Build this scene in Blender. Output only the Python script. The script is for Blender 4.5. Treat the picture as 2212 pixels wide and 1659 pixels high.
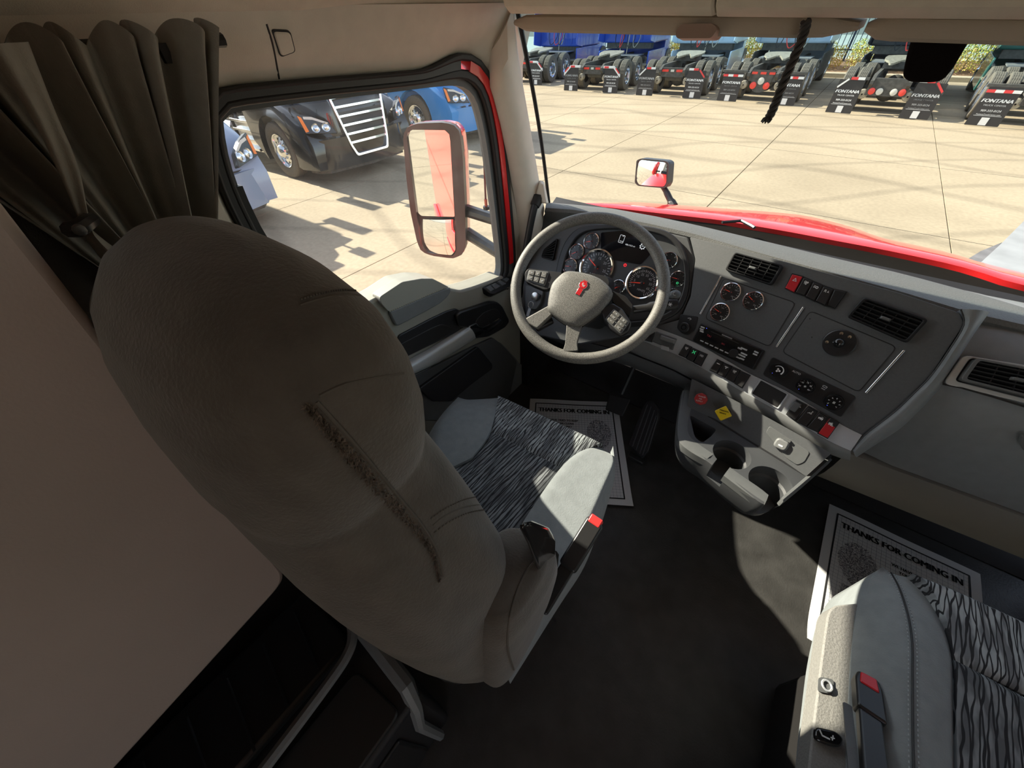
import bpy, math, random
from mathutils import Vector, Matrix
from mathutils.bvhtree import BVHTree
random.seed(7)
for _o in list(bpy.data.objects): bpy.data.objects.remove(_o)
SC = bpy.context.scene
COL = SC.collection
R = math.radians
V = Vector

# ------------------------------------------------------------------ camera
# Measured in the photograph: floor of the cab is z = 0, +y is the truck's nose, the yard lies 1.0 m below the cab floor.
CAM = V((-.15, 0, 1.40)); FPX = 824.0
TH, YW, RO = R(44.1), R(38.2), R(-2.22)
_fw = V((-math.sin(YW)*math.cos(TH), math.cos(YW)*math.cos(TH), -math.sin(TH)))
_rt = V((math.cos(YW), math.sin(YW), 0)); _up = _rt.cross(_fw)
_r2 = _rt*math.cos(RO) + _up*math.sin(RO); _u2 = _r2.cross(_fw)
cd = bpy.data.cameras.new('camera'); cam = bpy.data.objects.new('camera', cd); COL.objects.link(cam)
cd.sensor_width = 36; cd.lens = FPX/2212*36; cd.clip_start = .01; cd.clip_end = 400
cam.matrix_world = Matrix.Translation(CAM) @ Matrix((_r2, _u2, -_fw)).transposed().to_4x4()
SC.camera = cam

# ------------------------------------------------------------------ light
SUN_EL, SUN_AZ = R(31.3), R(1)        # sunlight travels towards +x, across the cab
w = bpy.data.worlds.new('sky'); SC.world = w; w.use_nodes = True
nt = w.node_tree; nt.nodes.clear()
sk = nt.nodes.new('ShaderNodeTexSky'); sk.sky_type = 'NISHITA'; sk.sun_disc = False
sk.sun_elevation = SUN_EL; sk.sun_rotation = R(-90) ; sk.air_density = 1.0; sk.dust_density = .6; sk.ozone_density = 1
hs = nt.nodes.new('ShaderNodeHueSaturation'); hs.inputs['Saturation'].default_value = .55
bg = nt.nodes.new('ShaderNodeBackground'); bg.inputs[1].default_value = .30
wo = nt.nodes.new('ShaderNodeOutputWorld')
nt.links.new(sk.outputs[0], hs.inputs['Color']); nt.links.new(hs.outputs[0], bg.inputs[0]); nt.links.new(bg.outputs[0], wo.inputs[0])
sl = bpy.data.lights.new('sun', 'SUN'); sl.energy = 10.5; sl.angle = R(.53); sl.color = (1, .90, .74)
so = bpy.data.objects.new('sun', sl); COL.objects.link(so)
_sd = V((math.cos(SUN_EL)*math.cos(SUN_AZ), math.cos(SUN_EL)*math.sin(SUN_AZ), -math.sin(SUN_EL)))
so.rotation_euler = _sd.to_track_quat('-Z', 'Y').to_euler(); so.location = (-20, 5, 15)
SC.view_settings.view_transform = 'Standard'; SC.view_settings.look = 'None'
SC.view_settings.gamma = 1; SC.view_settings.exposure = .22; SC.view_settings.use_curve_mapping = False
SC.cycles.use_denoising = True
SC.cycles.max_bounces = 8; SC.cycles.diffuse_bounces = 4; SC.cycles.glossy_bounces = 3; SC.cycles.transparent_max_bounces = 12
SC.cycles.sample_clamp_indirect = 4

# ------------------------------------------------------------------ measuring: a photo pixel met with a real plane
def ray(p): return _fw*FPX + _r2*(p[0]-1106) + _u2*(829.5-p[1])
def onX(p, v): d = ray(p); return CAM + d*((v-CAM.x)/d.x)
def onY(p, v): d = ray(p); return CAM + d*((v-CAM.y)/d.y)
def onZ(p, v): d = ray(p); return CAM + d*((v-CAM.z)/d.z)
def onP(p, o, n): d = ray(p); return CAM + d*((V(o)-CAM).dot(V(n))/d.dot(V(n)))
def onB(p, bvh, lift=0.0):
    h = bvh.ray_cast(CAM, ray(p).normalized())
    return None if h[0] is None else h[0] + h[1]*lift

class Fr:
    """a flat working frame: origin, u, v and the normal u x v"""
    def __init__(s, o, u, v):
        s.o = V(o); s.u = V(u).normalized(); s.n = s.u.cross(V(v)).normalized(); s.v = s.n.cross(s.u)
    def pt(s, a, b, c=0): return s.o + s.u*a + s.v*b + s.n*c
    def uv(s, P): d = V(P)-s.o; return (d.dot(s.u), d.dot(s.v))
    def px(s, p, c=0): q = onP(p, s.o + s.n*c, s.n); d = q-s.o; return (d.dot(s.u), d.dot(s.v))
    def pxs(s, ps, c=0): return [s.px(p, c) for p in ps]
    def at(s, a, b, c=0, rot=0):
        ca, sa = math.cos(rot), math.sin(rot)
        return Fr(s.pt(a, b, c), s.u*ca+s.v*sa, s.v*ca-s.u*sa)
WORLD = Fr((0, 0, 0), (1, 0, 0), (0, 1, 0))
def AX(o, n, up=(0, 0, 1)):
    n = V(n).normalized(); u = V(up).cross(n)
    if u.length < 1e-4: u = V((1, 0, 0))
    u.normalize(); return Fr(o, u, n.cross(u))

def rpoly(pts, r, k=4):
    """round the corners of a 2D polygon"""
    out = []; n = len(pts)
    for i in range(n):
        p0, p1, p2 = V(pts[i-1]).to_2d(), V(pts[i]).to_2d(), V(pts[(i+1) % n]).to_2d()
        a, b = p0-p1, p2-p1
        rr = min(r[i] if isinstance(r, (list, tuple)) else r, a.length*.48, b.length*.48)
        if rr < 1e-6: out.append(tuple(p1)); continue
        a = p1+a.normalized()*rr; b = p1+b.normalized()*rr
        for j in range(k+1):
            t = j/k; out.append(tuple(a*(1-t)**2 + p1*2*t*(1-t) + b*t*t))
    return out
def rrect(cx, cy, w, h, r, k=4):
    return rpoly([(cx-w/2, cy-h/2), (cx+w/2, cy-h/2), (cx+w/2, cy+h/2), (cx-w/2, cy+h/2)], r, k)
def circ(cx, cy, r, n=28, a0=0, sx=1):
    return [(cx+r*sx*math.cos(a0+2*math.pi*i/n), cy+r*math.sin(a0+2*math.pi*i/n)) for i in range(n)]
def spline(ps, n=8, closed=False):
    """Catmull-Rom through points"""
    ps = [V(p) for p in ps]; out = []; m = len(ps)
    for i in range(m if closed else m-1):
        if closed: a, b, c, d = ps[i-1], ps[i], ps[(i+1) % m], ps[(i+2) % m]
        else: a, b, c, d = ps[max(i-1, 0)], ps[i], ps[i+1], ps[min(i+2, m-1)]
        for j in range(n):
            t = j/n
            out.append(.5*((2*b)+(c-a)*t+(2*a-5*b+4*c-d)*t*t+(3*b-a-3*c+d)*t**3))
    if not closed: out.append(ps[-1])
    return out
def resample(ps, n, closed=False):
    ps = [V(p) for p in ps]
    if closed: ps = ps+[ps[0]]
    L = [0]
    for a, b in zip(ps, ps[1:]): L.append(L[-1]+(b-a).length)
    out = []; j = 0
    for i in range(n):
        s = L[-1]*i/(n if closed else n-1)
        while j < len(L)-2 and L[j+1] < s: j += 1
        t = (s-L[j])/max(L[j+1]-L[j], 1e-9); out.append(ps[j].lerp(ps[j+1], min(max(t, 0), 1)))
    return out

class MB:
    def __init__(s): s.v = []; s.f = []
    def add(s, vs, fs):
        k = len(s.v); s.v += [tuple(v) for v in vs]; s.f += [tuple(i+k for i in f) for f in fs]; return s
    def prism(s, fr, poly, w0, w1, taper=0):
        n = len(poly)
        if taper:
            cx = sum(p[0] for p in poly)/n; cy = sum(p[1] for p in poly)/n
            top = [(cx+(p[0]-cx)*(1-taper), cy+(p[1]-cy)*(1-taper)) for p in poly]
        else: top = poly
        vs = [fr.pt(a, b, w0) for a, b in poly]+[fr.pt(a, b, w1) for a, b in top]
        area = sum(poly[i-1][0]*poly[i][1]-poly[i][0]*poly[i-1][1] for i in range(n))
        fs = [tuple(range(n-1, -1, -1)), tuple(range(n, 2*n))]+[(i, (i+1) % n, n+(i+1) % n, n+i) for i in range(n)]
        if (area < 0) != (w1 < w0): fs = [f[::-1] for f in fs]
        return s.add(vs, fs)
    def ring(s, fr, outer, inner, w0, w1):
        """frame between two polygons of the same length"""
        n = len(outer)
        vs = [fr.pt(a, b, w) for pl in (outer, inner) for w in (w0, w1) for a, b in pl]
        fs = []
        for i in range(n):
            j = (i+1) % n
            fs += [(i, j, n+j, n+i), (n+i, n+j, 3*n+j, 3*n+i), (3*n+i, 3*n+j, 2*n+j, 2*n+i), (2*n+i, 2*n+j, j, i)]
        return s.add(vs, fs)
    def loft(s, rings, cap=True, closed=True):
        n = len(rings[0]); vs = [p for r in rings for p in r]; fs = []
        for k in range(len(rings)-1):
            for i in range(n if closed else n-1):
                j = (i+1) % n; fs.append((k*n+i, k*n+j, (k+1)*n+j, (k+1)*n+i))
        if cap and closed:
            fs.append(tuple(range(n-1, -1, -1))); fs.append(tuple((len(rings)-1)*n+i for i in range(n)))
        return s.add(vs, fs)
    def grid(s, rows): return s.loft(rows, False, False)
    def slab(s, rows, d):
        """a sheet with thickness: rows of points pushed by vector d"""
        d = V(d); n = len(rows[0]); m = len(rows); vs = [V(p) for r in rows for p in r]; k = len(vs)
        vs = vs+[p+d for p in vs]; fs = []
        for a in range(m-1):
            for b in range(n-1):
                q = (a*n+b, a*n+b+1, (a+1)*n+b+1, (a+1)*n+b); fs += [q, tuple(i+k for i in q[::-1])]
        bd = [b for b in range(n)]+[a*n+n-1 for a in range(1, m)]+[(m-1)*n+b for b in range(n-2, -1, -1)]+[a*n for a in range(m-2, 0, -1)]
        for i in range(len(bd)):
            p, q = bd[i], bd[(i+1) % len(bd)]; fs.append((q, p, p+k, q+k))
        return s.add(vs, fs)
    def box(s, c, size, fr=WORLD):
        x, y, z = [q/2 for q in size]; c = V(c)
        vs = [fr.pt(c.x+a*x, c.y+b*y, c.z+d*z) for d in (-1, 1) for a, b in ((-1, -1), (1, -1), (1, 1), (-1, 1))]
        return s.add(vs, [(3, 2, 1, 0), (4, 5, 6, 7), (0, 1, 5, 4), (1, 2, 6, 5), (2, 3, 7, 6), (3, 0, 4, 7)])
    def hexa(s, b, t):
        """eight corners: bottom loop, top loop"""
        return s.add(list(b)+list(t), [(3, 2, 1, 0), (4, 5, 6, 7), (0, 1, 5, 4), (1, 2, 6, 5), (2, 3, 7, 6), (3, 0, 4, 7)])
    def tube(s, ps, r, n=10, cap=True, closed=False):
        ps = [V(p) for p in ps]; rings = []; up = None; m = len(ps)
        for i, p in enumerate(ps):
            if closed: t = ps[(i+1) % m]-ps[i-1]
            else: t = (ps[min(i+1, m-1)]-ps[max(i-1, 0)])
            t.normalize()
            if up is None: up = t.orthogonal().normalized()
            up = (up-t*up.dot(t)).normalized(); sd = t.cross(up)
            rr = r[i] if isinstance(r, (list, tuple)) else r
            rings.append([p+(up*math.cos(2*math.pi*k/n)+sd*math.sin(2*math.pi*k/n))*rr for k in range(n)])
        if closed: return s.loft(rings+[rings[0]], False)
        return s.loft(rings, cap)
    def lathe(s, fr, prof, n=28, a0=0, a1=2*math.pi, cap=False):
        """prof: (radius, height) pairs round the frame's normal"""
        full = abs(a1-a0-2*math.pi) < 1e-6; k = n if full else n+1
        rings = [[fr.pt(r*math.cos(a0+(a1-a0)*i/n), r*math.sin(a0+(a1-a0)*i/n), h) for i in range(k)] for r, h in prof]
        return s.loft(rings, cap and full, full)
    def ball(s, c, r, n=12, sc=(1, 1, 1), fr=WORLD):
        rings = []; c = V(c)
        for i in range(n//2+1):
            a = -math.pi/2+math.pi*i/(n//2); q = max(math.cos(a), .01)
            rings.append([fr.pt(c.x+r*sc[0]*q*math.cos(2*math.pi*k/n), c.y+r*sc[1]*q*math.sin(2*math.pi*k/n), c.z+r*sc[2]*math.sin(a)) for k in range(n)])
        return s.loft(rings)
    def bvh(s): return BVHTree.FromPolygons([V(v) for v in s.v], s.f)
    def mesh(s, name, m, smooth=True, ang=35):
        me = bpy.data.meshes.new(name); me.from_pydata(s.v, [], s.f); me.update()
        if m: me.materials.append(m)
        import bmesh
        b = bmesh.new(); b.from_mesh(me); bmesh.ops.recalc_face_normals(b, faces=b.faces); b.to_mesh(me); b.free()
        if smooth:
            me.polygons.foreach_set('use_smooth', [True]*len(me.polygons)); me.set_sharp_from_angle(angle=R(ang))
        return me

def link(o, parent=None, label=None, cat=None, group=None, kind=None):
    COL.objects.link(o)
    if parent is not None:
        o.parent = parent
        if parent.type == 'EMPTY' and parent.get('_w'): o.matrix_parent_inverse = Matrix.Translation(-parent.location)
    if label: o['label'] = label
    if cat: o['category'] = cat
    if group: o['group'] = group
    if kind: o['kind'] = kind
    return o
def thing(name, label, cat, loc=(0, 0, 0), group=None, local=False):
    """an Empty at the thing's base; its parts are modelled in world coordinates unless local"""
    o = bpy.data.objects.new(name, None); o.empty_display_size = .1; o.location = loc
    link(o, None, label, cat, group)
    if not local: o['_w'] = 1
    return o
def part(name, mb, m, parent=None, bev=0, sub=0, smooth=True, ang=35, bs=2, **k):
    o = bpy.data.objects.new(name, mb if isinstance(mb, bpy.types.Mesh) else mb.mesh(name, m, smooth, ang)); link(o, parent, **k)
    if bev:
        b = o.modifiers.new('bevel', 'BEVEL'); b.width = bev; b.segments = bs; b.limit_method = 'ANGLE'; b.angle_limit = R(40)
    if sub:
        b = o.modifiers.new('sub', 'SUBSURF'); b.levels = sub; b.render_levels = sub
    return o
def struct(name, mb, m, parent=None, **k):
    return part(name, mb, m, parent, kind=None if parent else 'structure', **k)
def copy_tree(o, parent=None):
    c = o.copy(); COL.objects.link(c)
    if parent is not None: c.parent = parent
    for ch in list(o.children): copy_tree(ch, c)
    return c
FONT_CACHE = {}
def text_mesh(s, ext=.002):
    if (s, ext) not in FONT_CACHE:
        cu = bpy.data.curves.new('t', 'FONT'); cu.body = s; cu.size = 1; cu.align_x = 'CENTER'; cu.align_y = 'CENTER'; cu.extrude = ext; cu.resolution_u = 2
        o = bpy.data.objects.new('t', cu); me = bpy.data.meshes.new_from_object(o)
        FONT_CACHE[(s, ext)] = ([v.co.copy() for v in me.vertices], [tuple(p.vertices) for p in me.polygons])
        bpy.data.objects.remove(o); bpy.data.curves.remove(cu)
    return FONT_CACHE[(s, ext)]
def text(mb, fr, s, a, b, size, c=.0006, wx=1.0, rot=0, bold=0, shear=0):
    vs, fs = text_mesh(s); f = fr.at(a, b, c, rot)
    for dx in ((0,) if not bold else (-bold, 0, bold)):
        mb.add([f.pt((v.x+v.y*shear+dx)*size*wx, v.y*size, v.z*size) for v in vs], fs)
    return mb
# ------------------------------------------------------------------ materials
def srgb(*c): return tuple(((x/255+.055)/1.055)**2.4 if x > 10 else x/255/12.92 for x in c)
def mat(name, col, rough=.5, metal=0, bump=0, bscale=400, var=0, vscale=20, spec=.5, coat=0, sheen=0, emit=0):
    m = bpy.data.materials.new(name); m.use_nodes = True; nt = m.node_tree; b = nt.nodes['Principled BSDF']
    b.inputs['Base Color'].default_value = (*col, 1); b.inputs['Roughness'].default_value = rough; b.inputs['Metallic'].default_value = metal
    b.inputs['Specular IOR Level'].default_value = spec; b.inputs['Coat Weight'].default_value = coat; b.inputs['Sheen Weight'].default_value = sheen
    if emit: b.inputs['Emission Color'].default_value = (*col, 1); b.inputs['Emission Strength'].default_value = emit
    tc = nt.nodes.new('ShaderNodeTexCoord')
    if var:
        n = nt.nodes.new('ShaderNodeTexNoise'); n.inputs['Scale'].default_value = vscale; n.inputs['Detail'].default_value = 5
        nt.links.new(tc.outputs['Object'], n.inputs['Vector'])
        mr = nt.nodes.new('ShaderNodeMapRange'); mr.inputs[1].default_value = .3; mr.inputs[2].default_value = .7; mr.inputs[3].default_value = 1-var; mr.inputs[4].default_value = 1+var
        mx = nt.nodes.new('ShaderNodeMix'); mx.data_type = 'RGBA'; mx.blend_type = 'MULTIPLY'; mx.inputs[0].default_value = 1
        mx.inputs[6].default_value = (*col, 1)
        nt.links.new(n.outputs[0], mr.inputs[0]); nt.links.new(mr.outputs[0], mx.inputs[7]); nt.links.new(mx.outputs[2], b.inputs['Base Color'])
    if bump:
        n = nt.nodes.new('ShaderNodeTexNoise'); n.inputs['Scale'].default_value = bscale; n.inputs['Detail'].default_value = 3
        nt.links.new(tc.outputs['Object'], n.inputs['Vector'])
        bp = nt.nodes.new('ShaderNodeBump'); bp.inputs['Strength'].default_value = bump; bp.inputs['Distance'].default_value = .002
        nt.links.new(n.outputs[0], bp.inputs['Height']); nt.links.new(bp.outputs[0], b.inputs['Normal'])
    return m
M = {}
M['dash'] = mat('dash charcoal plastic', (.088, .092, .096), .55, bump=.25, bscale=900, var=.06, vscale=200)
M['tray'] = mat('tray charcoal', (.055, .058, .062), .55, bump=.2, bscale=900)
M['dash_dark'] = mat('black plastic', (.022, .022, .024), .42, bump=.15, bscale=700)
M['dash_mid'] = mat('mid grey plastic', (.11, .115, .116), .5, bump=.2, bscale=700, var=.05, vscale=60)
M['dash_top'] = mat('dash top grain', (.115, .118, .115), .6, bump=.5, bscale=300, var=.12, vscale=300)
M['grey_plastic'] = mat('grey plastic', (.19, .195, .195), .5, bump=.15, bscale=600, var=.04, vscale=50)
M['glove'] = mat('glove box grey', (.19, .20, .205), .48, bump=.2, bscale=700, var=.05, vscale=40)
M['beige'] = mat('warm beige trim', (.74, .67, .57), .6, bump=.15, bscale=500, var=.04, vscale=30)
M['headliner'] = mat('headliner beige', (.68, .61, .51), .75, bump=.25, bscale=600, var=.04, vscale=40)
M['visor'] = mat('visor grey beige', (.46, .39, .32), .8, bump=.3, bscale=600)
M['closet'] = mat('cabinet side laminate', (.40, .325, .285), .55, bump=.1, bscale=300, var=.06, vscale=5)
M['velour'] = mat('brown grey velour', (.112, .097, .082), .95, bump=.5, bscale=260, var=.14, vscale=25, sheen=.3, spec=.1)
M['plush'] = mat('loose plush edge', (.16, .125, .10), 1, bump=1, bscale=120, var=.3, vscale=150, spec=.1)
M['seat_grey'] = mat('slate grey suede', (.245, .268, .275), .9, bump=.35, bscale=350, var=.08, vscale=40, sheen=.15, spec=.15)
M['thread'] = mat('stitch thread', (.10, .085, .07), .8)
M['thread_grey'] = mat('grey stitch thread', (.33, .36, .37), .8)
M['curtain'] = mat('charcoal curtain cloth', (.30, .28, .245), .85, bump=.3, bscale=500, var=.06, vscale=60, spec=.2)
M['rubber'] = mat('black rubber', (.018, .017, .017), .55, bump=.1)
M['floor'] = mat('black rubber floor', (.050, .049, .047), .42, bump=.35, bscale=180, var=.25, vscale=14)
M['gloss_black'] = mat('gloss black', (.012, .012, .013), .12, coat=.3)
M['satin_black'] = mat('satin black', (.02, .02, .021), .35)
M['chrome'] = mat('chrome', (.85, .86, .87), .08, 1)
M['silver'] = mat('brushed silver plastic', (.50, .52, .54), .36, .35, bump=.15, bscale=1500)
M['silver_grey'] = mat('satin grey door spear', (.52, .53, .52), .30, .2)
M['red'] = mat('red paint', (.74, .018, .02), .22, coat=.6)
M['red_plastic'] = mat('red plastic', (.52, .02, .028), .35)
M['valve_red'] = mat('valve red', (.42, .03, .03), .45)
M['valve_yellow'] = mat('valve yellow', (.80, .56, .01), .4)
M['white'] = mat('white print', (.80, .80, .79), .6)
M['print_grey'] = mat('pale print', (.55, .56, .57), .6)
M['print_black'] = mat('black print', (.02, .02, .022), .7)
M['dial'] = mat('dial face', (.018, .018, .02), .35)
M['needle'] = mat('needle red', (.85, .06, .03), .4, emit=.25)
M['screen'] = mat('dark display', (.008, .008, .011), .06)
M['glow_white'] = mat('display white', (.75, .78, .80), .5, emit=.5)
M['glow_red'] = mat('display red', (.9, .03, .04), .5, emit=.8)
M['glow_green'] = mat('display green', (.05, .6, .22), .5, emit=.5)
M['glow_blue'] = mat('display blue', (.08, .12, .9), .5, emit=.8)
M['paper'] = mat('mat paper', (.74, .75, .77), .8, bump=.1, bscale=60)
M['emblem_red'] = mat('emblem red', (.72, .02, .03), .3)
M['key'] = mat('key metal', (.62, .61, .58), .25, .9)
M['cord'] = mat('black cord', (.035, .032, .032), .55)
M['mirror'] = mat('mirror glass', (.9, .91, .9), .01, 1)
# worn leather-like wheel: grain with pale speckle
def wheel_mat():
    m = mat('worn wheel skin', (.16, .155, .14), .5); nt = m.node_tree; b = nt.nodes['Principled BSDF']
    tc = nt.nodes.new('ShaderNodeTexCoord'); n = nt.nodes.new('ShaderNodeTexNoise'); n.inputs['Scale'].default_value = 900; n.inputs['Detail'].default_value = 3
    cr = nt.nodes.new('ShaderNodeValToRGB'); cr.color_ramp.elements[0].position = .38; cr.color_ramp.elements[0].color = (.045, .044, .042, 1)
    cr.color_ramp.elements[1].position = .70; cr.color_ramp.elements[1].color = (.36, .345, .305, 1)
    nt.links.new(tc.outputs['Object'], n.inputs['Vector']); nt.links.new(n.outputs[0], cr.inputs[0]); nt.links.new(cr.outputs[0], b.inputs['Base Color'])
    bp = nt.nodes.new('ShaderNodeBump'); bp.inputs['Strength'].default_value = .5; bp.inputs['Distance'].default_value = .001
    nt.links.new(n.outputs[0], bp.inputs['Height']); nt.links.new(bp.outputs[0], b.inputs['Normal'])
    return m
M['wheel'] = wheel_mat()
# woven seat cloth: two families of wavering dark threads crossing over grey
def cloth(name, a1, a2, sc1, sc2, lo, hi, line, w1=.30, w2=.22):
    m = mat(name, (.2, .2, .2), .95, spec=.1); nt = m.node_tree; b = nt.nodes['Principled BSDF']
    tc = nt.nodes.new('ShaderNodeTexCoord'); outs = []
    for a, s, w_, ph in ((a1, sc1, w1, 3.1), (a2, sc2, w2, 7.7)):
        mp = nt.nodes.new('ShaderNodeMapping'); mp.inputs['Rotation'].default_value = (0, 0, a); mp.inputs['Location'].default_value = (ph, ph*.3, 0); mp.inputs['Scale'].default_value = (1, .30, 1)
        wv = nt.nodes.new('ShaderNodeTexWave'); wv.bands_direction = 'X'; wv.inputs['Scale'].default_value = s; wv.inputs['Distortion'].default_value = 5.5; wv.inputs['Detail'].default_value = 2; wv.inputs['Detail Scale'].default_value = 1.1; wv.inputs['Detail Roughness'].default_value = .55
        mr = nt.nodes.new('ShaderNodeMapRange'); mr.inputs[1].default_value = w_*.55; mr.inputs[2].default_value = w_
        nt.links.new(tc.outputs['Object'], mp.inputs[0]); nt.links.new(mp.outputs[0], wv.inputs[0]); nt.links.new(wv.outputs[1], mr.inputs[0]); outs.append(mr)
    mn = nt.nodes.new('ShaderNodeMath'); mn.operation = 'MINIMUM'; nt.links.new(outs[0].outputs[0], mn.inputs[0]); nt.links.new(outs[1].outputs[0], mn.inputs[1])
    mp = nt.nodes.new('ShaderNodeMapping'); mp.inputs['Scale'].default_value = (70, 16, 5); mp.inputs['Rotation'].default_value = (0, 0, a1)
    nz = nt.nodes.new('ShaderNodeTexNoise'); nz.inputs['Scale'].default_value = 1; nz.inputs['Detail'].default_value = 2
    nt.links.new(tc.outputs['Object'], mp.inputs[0]); nt.links.new(mp.outputs[0], nz.inputs['Vector'])
    cr = nt.nodes.new('ShaderNodeValToRGB'); cr.color_ramp.elements[0].color = (*lo, 1); cr.color_ramp.elements[1].color = (*hi, 1); cr.color_ramp.elements[0].position = .42; cr.color_ramp.elements[1].position = .58
    nt.links.new(nz.outputs[0], cr.inputs[0])
    mx = nt.nodes.new('ShaderNodeMix'); mx.data_type = 'RGBA'; mx.inputs[6].default_value = (*line, 1)
    nt.links.new(mn.outputs[0], mx.inputs[0]); nt.links.new(cr.outputs[0], mx.inputs[7]); nt.links.new(mx.outputs[2], b.inputs['Base Color'])
    return m
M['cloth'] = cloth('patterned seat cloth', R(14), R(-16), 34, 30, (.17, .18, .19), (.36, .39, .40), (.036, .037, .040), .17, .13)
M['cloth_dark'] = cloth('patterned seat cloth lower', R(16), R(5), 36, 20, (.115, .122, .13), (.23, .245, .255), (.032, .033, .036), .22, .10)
# glass: clear, a little reflection, a film of dust; tint is the colour of the pane
def glass(name, tint, dust=.04, band=None, refl=1.0):
    m = bpy.data.materials.new(name); m.use_nodes = True; nt = m.node_tree; nt.nodes.clear()
    tr = nt.nodes.new('ShaderNodeBsdfTransparent'); tr.inputs[0].default_value = (*tint, 1)
    if band:
        z0, z1, col = band
        tc = nt.nodes.new('ShaderNodeTexCoord'); sx = nt.nodes.new('ShaderNodeSeparateXYZ'); nt.links.new(tc.outputs['Object'], sx.inputs[0])
        mr = nt.nodes.new('ShaderNodeMapRange'); mr.interpolation_type = 'SMOOTHSTEP'; mr.inputs[1].default_value = z0; mr.inputs[2].default_value = z1; nt.links.new(sx.outputs[2], mr.inputs[0])
        mx = nt.nodes.new('ShaderNodeMix'); mx.data_type = 'RGBA'; mx.inputs[6].default_value = (*tint, 1); mx.inputs[7].default_value = (*col, 1)
        nt.links.new(mr.outputs[0], mx.inputs[0]); nt.links.new(mx.outputs[2], tr.inputs[0])
    gl = nt.nodes.new('ShaderNodeBsdfGlossy'); gl.inputs['Roughness'].default_value = .02
    df = nt.nodes.new('ShaderNodeBsdfTranslucent'); df.inputs[0].default_value = (.8, .8, .78, 1)
    lw = nt.nodes.new('ShaderNodeLayerWeight'); lw.inputs[0].default_value = .5
    pw = nt.nodes.new('ShaderNodeMath'); pw.operation = 'POWER'; pw.inputs[1].default_value = 5; nt.links.new(lw.outputs['Facing'], pw.inputs[0])
    fm = nt.nodes.new('ShaderNodeMath'); fm.operation = 'MULTIPLY_ADD'; fm.inputs[1].default_value = .9*refl; fm.inputs[2].default_value = .05*refl; nt.links.new(pw.outputs[0], fm.inputs[0])
    m1 = nt.nodes.new('ShaderNodeMixShader'); m2 = nt.nodes.new('ShaderNodeMixShader'); o = nt.nodes.new('ShaderNodeOutputMaterial')
    nt.links.new(fm.outputs[0], m1.inputs[0]); nt.links.new(tr.outputs[0], m1.inputs[1]); nt.links.new(gl.outputs[0], m1.inputs[2])
    tc = nt.nodes.new('ShaderNodeTexCoord'); nz = nt.nodes.new('ShaderNodeTexNoise'); nz.inputs['Scale'].default_value = 14; nz.inputs['Detail'].default_value = 6
    mr = nt.nodes.new('ShaderNodeMapRange'); mr.inputs[1].default_value = .35; mr.inputs[2].default_value = .75; mr.inputs[3].default_value = dust*.4; mr.inputs[4].default_value = dust*1.8
    nt.links.new(tc.outputs['Object'], nz.inputs['Vector']); nt.links.new(nz.outputs[0], mr.inputs[0]); nt.links.new(mr.outputs[0], m2.inputs[0])
    nt.links.new(m1.outputs[0], m2.inputs[1]); nt.links.new(df.outputs[0], m2.inputs[2]); nt.links.new(m2.outputs[0], o.inputs[0])
    return m
M['windshield'] = glass('windshield glass', (.93, .96, .94), .004, (1.235, 1.37, (.56, .77, .83)), .22)
M['dimming_side_glass'] = glass('unseen dimming side glass', (.5, .53, .52), .01, None, .3)  # unseen passenger pane, tint added to dim the light on that seat
M['door_glass'] = glass('door glass', (.92, .95, .94), .009, None, .25)
M['clear'] = glass('dial glass', (.97, .97, .97), .01, None, .5)
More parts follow.
